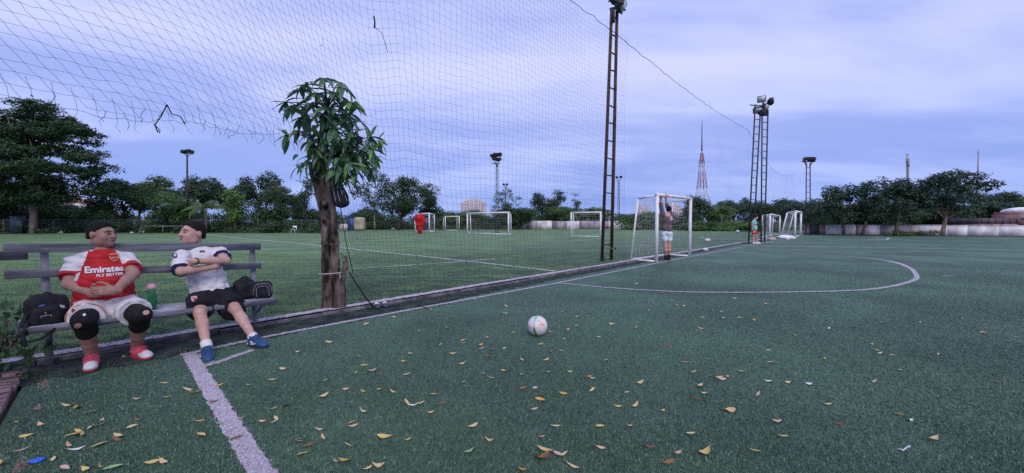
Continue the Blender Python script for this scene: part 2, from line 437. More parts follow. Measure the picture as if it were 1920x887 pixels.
def smooth_line(P, n=8):
    P = [np.asarray(p, float)[:2] for p in P]; P = [2 * P[0] - P[1]] + P + [2 * P[-1] - P[-2]]; o = []
    for a, b, c, d in zip(P[:-3], P[1:-2], P[2:-1], P[3:]):
        for t in np.arange(n) / n: o.append(.5 * (2 * b + (c - a) * t + (2 * a - 5 * b + 4 * c - d) * t * t + (3 * b - a - 3 * c + d) * t ** 3))
    o.append(P[-2]); return o
G2 = lambda px, py: gnd(px, py)
rub = strip('rubber_strip', [K(-2.2, .33), K(.6, .33), K(2.4, .28), K(4, .19), K(8, .14), K(30, .14)], [.60, .56, .40, .16, .09, .09], .004, RUBBER, pitch, .035, .06, 4)
end_line = [G2(353, 661), G2(421, 776), G2(490, 887), G2(490, 887) + (G2(490, 887) - G2(353, 661)) * 1.2]
touch = [G2(338, 667), G2(495, 632.5), G2(775, 580), G2(1047, 530.5), G2(1230, 494), G2(1390, 463.5), G2(1452, 452)]
stub = [G2(374, 690), G2(420, 676), G2(474, 657)]
dee = smooth_line([G2(1047, 531), G2(1130, 539), G2(1220, 545), G2(1300, 548.3), G2(1450, 548.5), G2(1600, 545), G2(1670, 537.5), G2(1713, 526), G2(1718, 516.5),
                   G2(1704, 502), G2(1672, 491), G2(1620, 484), G2(1540, 477.5), G2(1440, 470.5), G2(1372, 467)])
LINES = [('line_marking', end_line, .102, PAINT, .005), ('line_marking', touch, .075, PAINT_THIN, .006), ('line_marking', stub, .075, PAINT_THIN, .006),
         ('line_marking', dee, [.07, .075, .08, .085, .09, .10, .16, .10, .09, .08], PAINT_THIN, .006)]
for i, (nm, pts, wd, m, jg) in enumerate(LINES): strip(nm, pts, wd, .004 + .0012 * i, m, pitch, jg, .03, 10 + i)
strip('line_marking', [G2(1400, 461.5), G2(1500, 462.2), G2(1630, 464), G2(1780, 467), G2(1920, 470.8), G2(2100, 476)], .12, .0095, PAINT_FAR, pitch, .01, .1, 20)
strip('line_marking', [G2(1768, 517), G2(1790, 518.2)], .06, .004, PAINT_FAR, pitch, .006, .04, 21)
strip('line_marking', [G2(1570, 449.5), G2(1625, 450), G2(1662, 449), G2(1668, 446.5), G2(1640, 445)], .13, .004, PAINT_FAR, pitch, .01, .2, 22)
GF = lambda px, py: gnd(px, py, FZ)
strip('line_marking', [K(-14, -.075), K(2.0, -.085), K(6, -.09), K(20, -.09), K(44, -.09)], [.13, .15, .14, .12], FZ + .004, PAINT, far_field, .012, .03, 31)
FARL = [([(385, 439.3), (455, 447), (560, 456.3), (700, 471), (860, 488), (1040, 508.5)], .10), ([(655, 504), (760, 498), (880, 489.5), (930, 486)], .07),
                               ([(1208, 447.2), (1300, 451), (1390, 455)], .12), ([(1312, 444.5), (1330, 447.5), (1380, 449.5), (1440, 450)], .12),
                               ([(640, 436.5), (700, 437), (790, 436.6)], .16), ([(690, 443), (800, 446), (930, 447.5), (1040, 444)], .10)]
for i, (pts, wd) in enumerate(FARL):
    strip('line_marking', smooth_line([GF(*p) for p in pts], 5), wd, FZ + .0052 + .0012 * i, PAINT_FAR, far_field, .008, .05, 40 + i)

# ---------------------------------------------------------------- turf fibres (real blades close by)
def pseg(P, line):
    d = np.full(len(P), 1e9)
    L = [np.asarray(p)[:2] for p in line]
    for a, b in zip(L[:-1], L[1:]):
        ba = b - a; t = np.clip((P - a) @ ba / max(ba @ ba, 1e-9), 0, 1); d = np.minimum(d, np.linalg.norm(P - a - t[:, None] * ba, axis=1))
    return d
def blades(P, z, hgt, wid, lean, r, yscale):
    n = len(P); th = r.uniform(0, 6.283, n); hh = hgt * r.uniform(.6, 1.3, n); ww = wid * yscale * r.uniform(.7, 1.3, n)
    ln = lean * r.uniform(.3, 1.2, n); la = r.uniform(0, 6.283, n)
    base = np.c_[P, np.full(n, z)]; dx = np.c_[np.cos(th), np.sin(th), np.zeros(n)] * ww[:, None] / 2
    tip = base + np.c_[np.cos(la) * ln * hh, np.sin(la) * ln * hh, hh * np.sqrt(np.maximum(1 - ln ** 2 * .5, .2))]
    V = np.stack([base - dx, base + dx, tip + dx * .35], 1).reshape(-1, 3)
    return mesh_np('fibre', V, np.arange(3 * n).reshape(-1, 3))
def scatter(D0, y0, y1, r):
    n = int(2.9 * D0 * math.log(y1 / y0)); Y = y0 * (y1 / y0) ** r.uniform(0, 1, n); X = Y * r.uniform(-1.45, 1.45, n); return np.c_[X, Y]
FIB = mat('fibre_teal', (.045, .09, .068), (.13, .21, .155), 1.6, .5, .35, rand=[(0, (.006, .014, .013)), (.35, (.042, .105, .070)), (.7, (.125, .235, .155)), (.94, (.23, .36, .26)), (1, (.48, .58, .50))])
FIBG = mat('fibre_green', (.020, .045, .026), (.25, .41, .14), 1.3, .55, .25, stretch=(1, 2.6, 1), lo=.42, hi=.62, rand=[(0, (.03, .065, .03)), (.35, (.13, .25, .09)), (.75, (.25, .42, .15)), (1, (.40, .54, .27))])
_t = FIBG.node_tree; _b = _t.nodes['Principled BSDF']; _c = _b.inputs['Base Color'].links[0].from_socket; _t.links.new(worn(_t, _c, (.028, .060, .042), .85, 9.0), _b.inputs['Base Color'])
FIBW = mat('fibre_white', (.30, .27, .32), (.50, .46, .54), 8, .7, .3, rand=[(0, (.10, .11, .12)), (.3, (.36, .33, .39)), (1, (.60, .56, .65))])
fr = np.random.default_rng(5)
P = scatter(62000, 1.65, 11, fr)
off = (P - K0[:2]) @ kn[:2]; eo = (P - E0[:2]) @ kd[:2]
dl = np.minimum.reduce([pseg(P, end_line) - .052, pseg(P, touch) - .035, pseg(P, dee) - .04, pseg(P, stub) - .035]) + fr.normal(0, .005, len(P))
ok = (off > .10) & (eo > .02)
dark = (off < .62) & (fr.uniform(size=len(P)) < np.clip(1.15 - off / .62 - np.clip(((P - K0[:2]) @ kd[:2] - 1.5) / 4, 0, .6), 0, .85))
ok &= ~dark
g = P[ok & (dl > 0)]; wv = P[ok & (dl <= 0)]
link('turf_fibre', blades(g, 0, .013, .0034, .7, fr, 1 + g[:, 1] / 5), FIB, kind='stuff')
fo = link('painted_fibre', blades(wv, .002, .014, .0032, .8, fr, 1 + wv[:, 1] / 5), FIBW, kind='stuff')
P = scatter(52000, 2.6, 15, fr); off = (P - K0[:2]) @ kn[:2]
P = P[(off < -.01) & (off > -14)]; off = (P - K0[:2]) @ kn[:2]
P = P[np.minimum.reduce([pseg(P, smooth_line([GF(*q) for q in pts], 5)) - wd / 2 for pts, wd in FARL]) + fr.normal(0, .012, len(P)) > 0]; off = (P - K0[:2]) @ kn[:2]
wm = np.abs(off + .09 + fr.normal(0, .010, len(P))) < .066
link('turf_fibre', blades(P[~wm], FZ, .028, .0030, .9, fr, 1 + P[~wm][:, 1] / 5), FIBG, kind='stuff')
link('painted_fibre', blades(P[wm], FZ + .002, .018, .0034, .8, fr, 1 + P[wm][:, 1] / 5), FIBW, kind='stuff')

# ---------------------------------------------------------------- brick edging and worn patches beside the bench
edging = thing('brick_edging', 'row of weathered bricks edging the turf beside the bench end', 'edging', E0 + ed * .2)
bm_ = MB(); bm_.box((0, 0, 0), (.20, .075, .07)); bme = bm_.mesh('brick')
BRICK = mat('old_brick', (.16, .085, .085), (.30, .22, .23), 9, .9, .2, bump=.8, bscale=45)
bme.materials.append(BRICK)
br = np.random.default_rng(9)
for i in range(26):
    o = bpy.data.objects.new('brick', bme); COL.objects.link(o); p = E0 + ed * (.12 + i * .085) - kd * (.13 + br.normal(0, .012))
    o.location = (p[0], p[1], .0 + br.uniform(-.012, .012)); o.rotation_euler = (br.normal(0, .06), br.normal(0, .08), math.atan2(kd[1], kd[0]) + br.normal(0, .07))
    o.parent = edging; o.matrix_parent_inverse = world_of(edging).inverted()
GRIT = mat('grit', (.10, .07, .06), (.32, .24, .22), 30, .95, .1, bump=.9, bscale=80)
def pebbles(name, c, n, spread, size, label, seed):
    r = np.random.default_rng(seed); m = MB()
    for _ in range(n):
        q = c + ed * r.normal(0, spread) + kd * r.normal(0, spread * .28); sz = size * r.uniform(.5, 1.4)
        s_ = SDFREG(sz, r); m.add(s_[0] + [q[0], q[1], sz * .15], None, s_[1])
    o = m.obj(name, GRIT, kind='stuff'); return tag(o, label)
def SDFREG(sz, r):
    V = np.array([[1, 0, 0], [-1, 0, 0], [0, 1, 0], [0, -1, 0], [0, 0, .7], [0, 0, -.7]], float) * sz * r.uniform(.6, 1.2, (6, 3))
    return V, [[0, 2, 4], [2, 1, 4], [1, 3, 4], [3, 0, 4], [2, 0, 5], [1, 2, 5], [3, 1, 5], [0, 3, 5]]
for c, n, sp in (((82, 720), 60, .05), ((70, 766), 30, .03), ((40, 872), 50, .05)): pebbles('rubble', gnd(*c), n, sp, .011, None, n)

# ---------------------------------------------------------------- fallen leaves, one object each
def leaf_mesh(seed, wd, curl, twist, fold):
    r = np.random.default_rng(seed); n, m = 9, 5; V = []
    for i in range(n):
        t = i / (n - 1); half = wd * (math.sin(math.pi * min(1, t * .97 + .02)) ** .8) * (1 - .25 * t); x = t - .5
        z0 = curl * (abs(x) * 2) ** 2 * .25
        for j in range(m):
            v = (j / (m - 1) - .5) * 2; z = z0 + fold * abs(v) * half + r.normal(0, .008); y = v * half
            a = twist * x; V.append([x, y * math.cos(a) - z * math.sin(a) * .5, z * math.cos(a) + y * math.sin(a)])
    V = np.array(V); V[:, 2] -= V[:, 2].min()
    st = np.array([[.5, -.012, V[-3, 2]], [.5, .012, V[-3, 2]], [.64, .008, V[-3, 2] + .06], [.64, -.008, V[-3, 2] + .06]])
    F = [[i * m + j, (i + 1) * m + j, (i + 1) * m + j + 1, i * m + j + 1] for i in range(n - 1) for j in range(m - 1)]
    k = len(V); V = np.concatenate([V, st]); F.append([k, k + 1, k + 2, k + 3])
    me = mesh_np('leaf', V, F, True); me.materials.append(None); return me
LEAFM = [leaf_mesh(1, .20, .5, .2, .1), leaf_mesh(2, .24, .9, -.7, .25), leaf_mesh(3, .17, .35, .5, -.2), leaf_mesh(4, .27, 1.2, .9, .4),
         leaf_mesh(5, .22, .2, -.3, .5), leaf_mesh(6, .15, .8, 1.2, .15)]
LC = {'cream': ((.52, .39, .20), (.64, .50, .29)), 'yellow': ((.50, .37, .11), (.62, .48, .19)), 'tan': ((.52, .34, .15), (.62, .43, .22)), 'brown': ((.15, .075, .04), (.27, .14, .06)),
      'pink': ((.40, .28, .24), (.54, .41, .36)), 'green': ((.16, .34, .15), (.30, .46, .24)), 'olive': ((.30, .27, .06), (.42, .38, .11)), 'orange': ((.47, .27, .06), (.58, .36, .10)),
      'black': ((.02, .02, .018), (.05, .04, .03)), 'red': ((.26, .03, .03), (.38, .06, .04)), 'white': ((.58, .55, .60), (.72, .70, .74))}
LMAT = {k: mat('dry_leaf_' + k, a, b, 14, .6, .3, coord='Generated') for k, (a, b) in LC.items()}
LEAVES = """124,762,cream 146,767,olive 169,776,cream 35,794,olive 76,799,cream 51,820,yellow 40,847,pink 100,864,cream 122,881,pink 129,838,tan 144,845,white 188,837,cream 139,819,yellow 155,817,yellow
148,811,yellow 168,805,pink 184,801,cream 191,792,cream 225,821,cream 219,826,brown 248,802,cream 258,789,brown 256,751,pink 307,720,tan 314,747,olive 286,869,yellow 306,869,cream 161,884,yellow 189,879,yellow
212,880,green 3,874,orange 232,672,olive 560,662,cream 533,694,cream 510,714,cream 466,724,cream 413,724,orange 352,732,cream 363,740,olive 400,755,brown 373,792,orange 451,787,cream 409,796,green 377,819,tan
443,824,brown 494,793,cream 509,795,cream 518,788,cream 513,768,cream 539,763,brown 607,716,cream 606,746,cream 599,808,pink 606,823,tan 560,830,pink 566,826,pink 581,838,brown 569,855,olive 630,868,pink 647,867,olive
617,643,cream 630,661,brown 674,670,tan 683,687,olive 664,703,cream 698,698,cream 712,703,brown 762,704,cream 770,665,cream 759,680,orange 651,732,pink 681,736,olive 714,732,orange 737,737,cream 763,758,yellow
774,763,white 788,758,cream 814,742,orange 827,759,brown 808,776,tan 680,773,cream 662,795,tan 659,802,cream 722,822,yellow 762,828,yellow 653,837,cream 687,882,cream 709,879,cream 886,801,cream 917,830,tan
880,849,green 866,719,cream 865,684,cream 904,703,pink 850,665,cream 824,648,cream 869,640,cream 868,645,tan 900,650,orange 902,655,pink 924,656,white 913,670,brown 920,710,cream 1013,647,yellow 1032,661,tan
1038,659,brown 1052,659,cream 1024,676,cream 981,678,cream 947,697,tan 975,705,green 1024,700,cream 1067,699,cream 1101,709,orange 1109,711,cream 1134,677,pink 1200,721,cream 1176,738,pink 1109,734,cream
1110,729,brown 1056,740,orange 1003,730,pink 981,730,brown 1013,752,orange 1015,744,tan 999,770,pink 1159,764,yellow 1192,763,cream 1041,801,cream 1126,802,yellow 1179,801,tan 1014,822,cream 1022,846,yellow
1054,855,cream 1047,855,pink 1126,842,cream 1215,841,brown 1074,877,cream 979,884,orange 1214,567,orange 1268,574,cream 1281,575,cream 1351,586,cream 1316,596,yellow 1355,598,cream 1387,597,yellow 1413,602,orange
1338,610,orange 1314,617,cream 1311,621,pink 1489,630,orange 1554,619,white 1397,651,brown 1439,659,pink 1446,681,cream 1546,675,olive 1283,681,tan 1297,700,cream 1392,699,cream 1346,711,cream 1354,713,cream
1363,708,cream 1312,726,cream 1317,739,cream 1305,750,brown 1242,774,tan 1367,773,tan 1421,742,pink 1441,717,white 1474,720,cream 1516,722,white 1553,760,cream 1457,793,cream 1465,820,cream 1295,815,cream
1322,852,yellow 1270,852,pink 1251,870,brown 1413,847,olive 1250,650,red 1599,616,black 1610,637,brown 1634,647,cream 1666,648,black 1646,659,olive 1649,664,cream 1673,668,cream 1759,666,cream 1688,696,cream
1844,625,tan 1906,634,cream 1872,719,brown 1638,718,pink 1687,780,brown 1709,791,white 1750,828,cream 1574,798,red 739,596,cream 687,609,cream 807,582,cream 806,604,olive 834,616,tan 786,622,tan 912,608,tan
946,588,green 949,575,tan 971,626,brown 963,625,cream 914,634,tan 1033,624,cream 946,655,cream 1064,620,tan 1078,613,cream 1058,637,cream 1121,633,cream 1147,609,tan 1191,616,orange 1095,587,cream 1080,596,cream
1055,586,cream 1215,583,cream 1334,583,tan 1436,571,orange 1377,560,cream 1195,533,white 1391,527,cream 1250,591,brown 1725,606,pink"""
ADJ = {'cream': 'cream coloured', 'yellow': 'bright yellow', 'tan': 'tan brown', 'brown': 'dark brown curled', 'pink': 'pale pinkish', 'green': 'still green', 'olive': 'olive yellow', 'orange': 'orange yellow', 'black': 'blackened', 'red': 'dark red', 'white': 'bleached whitish'}
lr = np.random.default_rng(21)
BIG = {(1015, 864): 1.6, (1022, 846): 1.35, (722, 822): 1.3, (1322, 852): 1.3, (1013, 752): 1.2, (1251, 870): 1.35, (189, 879): 1.4, (56, 740): 1.2, (946, 588): 1.5}
LL = [tuple(e.split(',')) for e in LEAVES.split()] + [('1015', '864', 'brown')]
for px, py, c in LL:
    px, py = int(px), int(py); p = gnd(px, py); sz = .065 * BIG.get((px, py), 1) * lr.uniform(.76, 1.2)
    if (px, py) == (1015, 864): sz = .105
    o = bpy.data.objects.new('fallen_leaf', LEAFM[lr.integers(len(LEAFM))]); COL.objects.link(o)
    o.location = (p[0], p[1], .010); o.scale = (sz, sz * lr.uniform(.8, 1.15), sz * lr.uniform(.6, 1.3))
    o.rotation_euler = (lr.normal(0, .22), lr.normal(0, .15), lr.uniform(-.8, .8) + (math.pi if lr.uniform() < .5 else 0))
    o.material_slots[0].link = 'OBJECT'; o.material_slots[0].material = LMAT[c]
    if pseg(np.array([p[:2]]), end_line)[0] < .1: zone = 'lying on the wide white line'
    elif p[0] < np.interp(p[1], [2, 4], [-1.55, -3.4]):
        zone = ('near the blue wrapper' if math.hypot(px - 66, py - 864) < 75 else 'in the little drift before the red player' if 125 < px < 235 and 780 < py < 830 else 'beside the wide white line before the bench' if px > 270 else 'at the near picture edge before the bench' if py > 850 else 'on dark turf before the bench')
    elif math.hypot(px - 1008, (py - 625) * 1.5) < 75: zone = 'beside the white football'
    else:
        row = 'well beyond the football' if py < 592 else 'level with the football' if py < 648 else 'just nearer than the football' if py < 705 else 'midway to the viewer' if py < 765 else 'close to the viewer' if py < 825 else 'at the near picture edge'
        zone = row + (' beside the wide line' if px < 600 else ' between wide line and football' if px < 850 else ' in front of the football' if px < 1120 and py > 640 else ' towards the goal' if px < 1120 else ' towards the hanging man' if px < 1330 else ' towards the paired masts' if px < 1560 else ' towards the wall trees')
    size = 'tiny ' if sz < .050 else 'small ' if sz < .057 else 'medium ' if sz < .064 else 'large '
    tag(o, f'{size}{ADJ[c]} fallen leaf {zone}', 'leaf', 'fallen leaves on the turf')
same = {}
for o in bpy.data.objects:
    if o.get('category') == 'leaf': same.setdefault(o['label'], []).append(o)
for lab, os_ in same.items():
    n = len(os_)
    if n == 1: continue
    os_.sort(key=lambda o: o.location.x / o.location.y)
    words_ = {2: ['left one of two', 'right one of two'], 3: ['leftmost of three', 'middle of three', 'rightmost of three']}.get(n) or ['leftmost of %d' % n] + ['%s from the left' % w_ for w_ in ('second', 'third', 'fourth', 'fifth', 'sixth', 'seventh')][:n - 2] + ['rightmost of %d' % n]
    for o, w_ in zip(os_, words_):
        t_ = f'{lab}, {w_}'
        if len(t_.split()) > 16: t_ = t_.split(' ', 1)[1] if len(t_.split()) == 17 else lab
        o['label'] = t_
wrap = SDF().ell((0, 0, .010), (.030, .018, .010), k=.006).ell((.018, .010, .012), (.017, .013, .011), k=.008)
wo = link('wrapper', wrap.mesh('wrapper', .0025, lambda X: wav(X, .0025, 200, 4)), mat('blue_plastic', (.01, .10, .55), rough=.3, spec=.5))
wo.location = tuple(gnd(66, 868)); tag(wo, 'crumpled bright blue plastic wrapper on the dark turf', 'wrapper')
scrap = MB(); 
for a, b in (((1682, 845), (1692, 849)), ((1692, 849), (1702, 843)), ((1702, 843), (1706, 841))):
    scrap.beam(gnd(*a) + [0, 0, .012], gnd(*b) + [0, 0, .016], .006, .005)
tag(scrap.obj('twisted_scrap', mat('white_scrap', (.55, .56, .62), rough=.6)), 'thin white twisted scrap lying on open turf', 'litter')
sticks = [((778, 572), (792, 577), 'short dark twig across the touchline', .012), ((793, 577), (806, 583), 'thin dark twig tip beside a pale leaf', .006)]
tw = MB(); tw.tube([gnd(784, 573) + [0, 0, .012], gnd(795, 577) + [0, 0, .015], gnd(805, 583) + [0, 0, .010]], [.007, .006, .003], 6)
tag(tw.obj('twig', mat('twig_bark', (.03, .025, .022), (.07, .06, .05), 20)), 'short dark twig lying across the thin touchline', 'twig')
# ================================================================== STRUCTURES
RUST = mat('rusty_steel', (.030, .018, .016), (.085, .045, .035), 7, .75, .3, bump=.4, bscale=40)
DSTEEL = mat('dark_steel', (.022, .022, .028), (.06, .055, .06), 5, .6, .4)
GSTEEL = mat('grey_steel', (.14, .14, .17), (.26, .26, .30), 4, .55, .4)
WPAINT = mat('white_paint', (.58, .57, .60), (.80, .79, .82), 3.5, .45, .4, lo=.3, hi=.5)
GLASS = mat('lamp_glass', (.50, .54, .60), rough=.12, spec=.7)
BLACKMET = mat('lamp_housing', (.018, .018, .022), (.04, .04, .045), 8, .55, .4)

def floodlight(parent, pos, aim, wd=.42, ht=.34, dp=.16, name='floodlight'):
    pos = np.asarray(pos, float); z = nrm(aim); A = axes_from(z, np.cross([0, 0, 1.], z) + 1e-6)
    m = MB(); m.box(pos - z * dp * .5, (wd, ht, dp), A); m.box(pos + z * .012, (wd * 1.06, ht * 1.06, .03), A)
    m.box(pos - z * dp * 1.15, (wd * .7, ht * .6, dp * .35), A)
    for s in (-1, 1): m.box(pos - z * dp * .5 + A[0] * s * wd * .54, (.02, .05, dp * 1.8), A)
    m.box(pos - z * dp * 1.45, (wd * 1.1, .05, .02), A)
    for k in range(3): m.box(pos - z * dp * (1.0) + A[1] * (k - 1) * ht * .25, (wd * .9, .014, dp * .7), A)
    h = m.obj(name, BLACKMET, parent)
    g = MB(); g.box(pos + z * .031, (wd * .92, ht * .9, .008), A); g.obj('glass', GLASS, h); return h
def rail(parent, a, b, wd, m, name='rail', n=1): q = MB(); q.beam(a, b, wd, wd, up=(0, 1, .01), bev=wd * .12); return q.obj(name, m, parent)
def ladder(parent, la, lb, ra, rb, wd, spacing, m, rung=.028, skew=0.0):
    la, lb, ra, rb = map(np.asarray, (la, lb, ra, rb)); rail(parent, la, lb, wd, m); rail(parent, ra, rb, wd, m)
    H = min(lb[2], rb[2]); n = int(H / spacing); rm = None; first = None
    for i in range(1, n + 1):
        z = i * spacing; p = la + (lb - la) * z / lb[2]; q = ra + (rb - ra) * z / rb[2]; r_ = MB()
        r_.beam(p, q + np.array([0, 0, skew * (i % 3 - 1)]), rung, rung, up=(0, 1, 0)); r_.obj('rung', m, parent)

# ---- nearest lattice mast with the net
b1 = gnd(1137, 492); Y1 = b1[1]
T1 = thing('light_mast', 'tall rusty ladder mast beside the nearest goal with plants at its foot', 'light mast', b1)
la, lb, ra, rb = gnd(1128.5, 492.5), at(1147, 16, Y1 + .1), gnd(1146, 490), at(1157.5, -4, Y1 + .25)
ladder(T1, la, lb, ra, rb, .085, .545, RUST, .032, .02)
m = MB(); m.beam(ra + (rb - ra) * 0 + [0, -.05, 0], ra + (rb - ra) * .60 + [0, -.05, 0], .075, .05, up=(0, 1, 0)); m.obj('reinforcing_bar', RUST, T1)
m = MB(); m.box(at(1150.5, 30, Y1), (.07, .07, .40)); m.obj('ballast_box', DSTEEL, T1)
m = MB(); m.beam(at(1144, 17, Y1 + .1), at(1158, 14, Y1 + .2), .06, .06); m.obj('cross_bar', RUST, T1)
floodlight(T1, at(1168, 12, Y1), (.75, -.35, -.55), .36, .30); floodlight(T1, at(1151, 4, Y1 + .3), (-.5, .7, -.5), .34, .30)

# ---- second, doubled mast
Y2 = gnd(1418, 456)[1]
T2 = thing('light_mast', 'pair of dark ladder masts topped by a cluster of floodlights', 'light mast', gnd(1419, 456))
ladder(T2, gnd(1403.5, 457), at(1416, 196, Y2), gnd(1412.5, 456), at(1425.5, 213, Y2), .065, .44, DSTEEL, .035)
ladder(T2, gnd(1427, 455), at(1429, 215, Y2 + .6), gnd(1433.5, 454), at(1440, 205, Y2 + .6), .065, .44, DSTEEL, .035)
m = MB(); m.beam(at(1406, 197, Y2), at(1427, 198, Y2), .05, .05); m.beam(at(1414, 212, Y2), at(1441, 214, Y2 + .5), .06, .06); m.beam(at(1426, 214, Y2 + .3), at(1431, 192, Y2 + .3), .06, .06)
m.beam(at(1437, 212, Y2 + .5), at(1441, 190, Y2 + .5), .05, .05); m.obj('lamp_frame', DSTEEL, T2)
for (px, py, aim) in ((1428, 186, (-.4, -.6, -.25)), (1447.5, 190, (.9, -.3, .1)), (1421, 207, (-.2, -.75, -.65)), (1436.5, 201, (.5, -.75, -.45)), (1430, 213, (.1, .8, -.5))):
    floodlight(T2, at(px, py, Y2 + .1), aim, .42, .36, .16)

# ---- third mast by the far wall
Y3 = 38.0
T3 = thing('light_mast', 'slim dark ladder mast with a flat row of floodlights by the wall', 'light mast', gnd(1515, 441))
ladder(T3, gnd(1511, 441), at(1512, 306, Y3), gnd(1519, 441), at(1519, 306, Y3), .08, .62, DSTEEL, .045)
m = MB(); m.beam(at(1504, 303, Y3), at(1528, 303, Y3), .12, .1); m.beam(at(1508, 303, Y3), at(1513, 312, Y3), .08, .08); m.beam(at(1523, 303, Y3), at(1518, 312, Y3), .08, .08); m.obj('lamp_bar', DSTEEL, T3)
for i, px in enumerate((1507, 1513, 1519, 1525)): floodlight(T3, at(px, 299.5, Y3), ((i - 1.5) * .6, .4, -.6), .40, .36, .2)

# ---- light poles on the neighbouring pitch
def pole(label, px, base, top, Y, r0, heads, m=DSTEEL, twin=0, rust=None):
    b = at(px, base, Y); t = thing('light_pole', label, 'light pole', b)
    q = MB()
    if twin:
        for s in (-1, 1): q.beam(b + [s * twin, 0, 0], at(px, top, Y) + [s * twin * .7, 0, 0], r0, r0, up=(0, 1, 0))
        n = int((at(px, top, Y)[2] - b[2]) / .8)
        for i in range(n): q.beam(b + [-twin, 0, .8 * i], b + [twin, 0, .8 * i + .4], .04, .04, up=(0, 1, 0))
    else: q.tube([b, (b + at(px, top, Y)) / 2, at(px, top, Y)], [r0, r0 * .85, r0 * .65], 8)
    q.obj('pole', m, t)
    xs = [h[0] for h in heads]; a = MB(); yb = top - 2
    a.beam(at(min(xs), yb, Y), at(max(xs), yb, Y), .09, .09)
    for hx, hy, aim in heads: a.beam(at(hx, hy, Y), at(px, top + 4, Y), .05, .05)
    a.obj('lamp_arm', m, t)
    for hx, hy, aim in heads: floodlight(t, at(hx, hy, Y), (aim[0], abs(aim[1]), aim[2]), .52, .40, .2)
    return t
def dx(px, top, Y): return 0
pole('slender light pole with three lamps above the trees near the palm', 351, 409, 290, 46, .13,
     [(344, 285, (-.7, -.5, -.35)), (354, 284, (0, -.85, -.5)), (363, 286, (.7, -.5, -.4))])
pole('twin-legged light pole behind the goal in the middle of the far pitch', 932, 438.5, 309, 44, .09,
     [(922, 293, (-.7, -.4, -.3)), (929, 291, (-.1, -.9, -.35)), (937, 290.5, (.4, -.8, -.3)), (927, 298, (-.3, .8, -.4)), (936, 300, (.4, -.5, -.6))], DSTEEL, .13)
pole('distant light pole seen through the net beside the rusty mast', 1160, 428, 340, 80, .10, [(1156, 333, (-.5, -.6, -.4)), (1164.5, 332, (.6, -.6, -.3))], DSTEEL, .18)
pole('distant small light pole rising from bare tree branches', 948, 425, 350, 90, .11, [(944, 346, (-.5, -.6, -.4)), (951, 346, (.6, -.6, -.3))], DSTEEL)

# ---- goals
def cords(m, P, r):                                   # P (a,b,3) grid of knots -> thin three-sided cords
    A = []
    a, b = P.shape[:2]
    A.append(np.stack([P[:-1].reshape(-1, 3), P[1:].reshape(-1, 3)], 1)); A.append(np.stack([P[:, :-1].reshape(-1, 3), P[:, 1:].reshape(-1, 3)], 1))
    return prism_cords(np.concatenate(A), r)
def prism_cords(S, r):
    d = S[:, 1] - S[:, 0]; L = np.linalg.norm(d, axis=1); k = L > 1e-5; S, d = S[k], d[k] / L[k][:, None]
    rr = np.full(len(S), r) if np.isscalar(r) else np.asarray(r)[k]
    ref = np.where(np.abs(d[:, 2:3]) < .9, np.array([[0, 0, 1.]]), np.array([[1., 0, 0]])); u = np.cross(d, ref); u /= np.linalg.norm(u, axis=1)[:, None]; v = np.cross(d, u)
    V = np.stack([S[:, e] + rr[:, None] * (math.cos(t) * u + math.sin(t) * v) for e in (0, 1) for t in (0, 2.094, 4.189)], 1).reshape(-1, 3)
    i = np.arange(len(S))[:, None] * 6; F = np.concatenate([i + [0, 1, 4, 3], i + [1, 2, 5, 4], i + [2, 0, 3, 5]]); return V, F
CORD_W = mat('white_cord', (.50, .50, .52), (.66, .66, .70), 20, .8, .2)
def goal(label, A, B, H, back, dt, db, r=.05, step=.14, cr=.0025, group=None, sag=.12, seed=0):
    rg = np.random.default_rng(seed); A, B = np.asarray(A, float), np.asarray(B, float); bk = nrm(back); up = np.array([0, 0, 1.])
    t = thing('goal', label, 'goal', (A + B) / 2)
    for p in (A, B): q = MB(); q.tube([p, p + up * H], r, 10); q.obj('post', WPAINT, t, True)
    d = nrm(B - A); q = MB(); q.tube([A + up * H - d * r * 1.02, B + up * H + d * r * 1.02], r * .97, 10); q.obj('crossbar', WPAINT, t, True)
    fr = MB(); s = r * .6
    for p in (A, B):
        fr.tube([p + up * (H - r * .3), p + bk * dt + up * (H - .10)], s, 8); fr.tube([p + bk * dt + up * (H - .10), p + bk * db + up * .04], s, 8); fr.tube([p + up * .04, p + bk * db + up * .04], s, 8)
    fr.tube([A + bk * db + up * .04, B + bk * db + up * .04], s, 8)
    fr.obj('back_frame', WPAINT, t, True)
    L = np.linalg.norm(B - A); nx = max(3, int(L / step)); V, F, n = [], [], 0
    hs = np.linspace(0, 1, max(3, int((H + dt) / step)))
    P = np.zeros((nx + 1, len(hs), 3)); cut = dt / (dt + H)
    for i in range(nx + 1):
        o = A + (B - A) * i / nx
        for j, h in enumerate(hs):
            if h < cut: q = o + bk * dt * h / cut + up * (H - .10 * h / cut - sag * 1.3 * math.sin(math.pi * h / cut) * math.sin(math.pi * i / nx))
            else:
                k = (h - cut) / (1 - cut); q = o + bk * (dt + (db - dt) * k) + up * ((H - .10) * (1 - k) + .04) + bk * sag * math.sin(math.pi * k) * math.sin(math.pi * i / nx)
            P[i, j] = q + rg.normal(0, .018, 3)
    a, f = cords(None, P, cr); V.append(a); F.append(f); n += len(a)
    for p in (A, B):
        nd = max(3, int(db / step)); nh = max(3, int(H / step)); P = np.zeros((nd + 1, nh + 1, 3))
        for j in range(nh + 1):
            z = j / nh; dep = db + (dt - db) * z
            for i in range(nd + 1): P[i, j] = p + bk * dep * i / nd + up * (z * (H - .1 * i / nd)) + rg.normal(0, .015, 3)
        a, f = cords(None, P, cr); V.append(a); F.append(f + n); n += len(a)
    link('net', mesh_np('net', np.concatenate(V), np.concatenate(F)), CORD_W, t, 'stuff')
    return t
gA, gB = gnd(1230.5, 492.5), gnd(1293, 482)
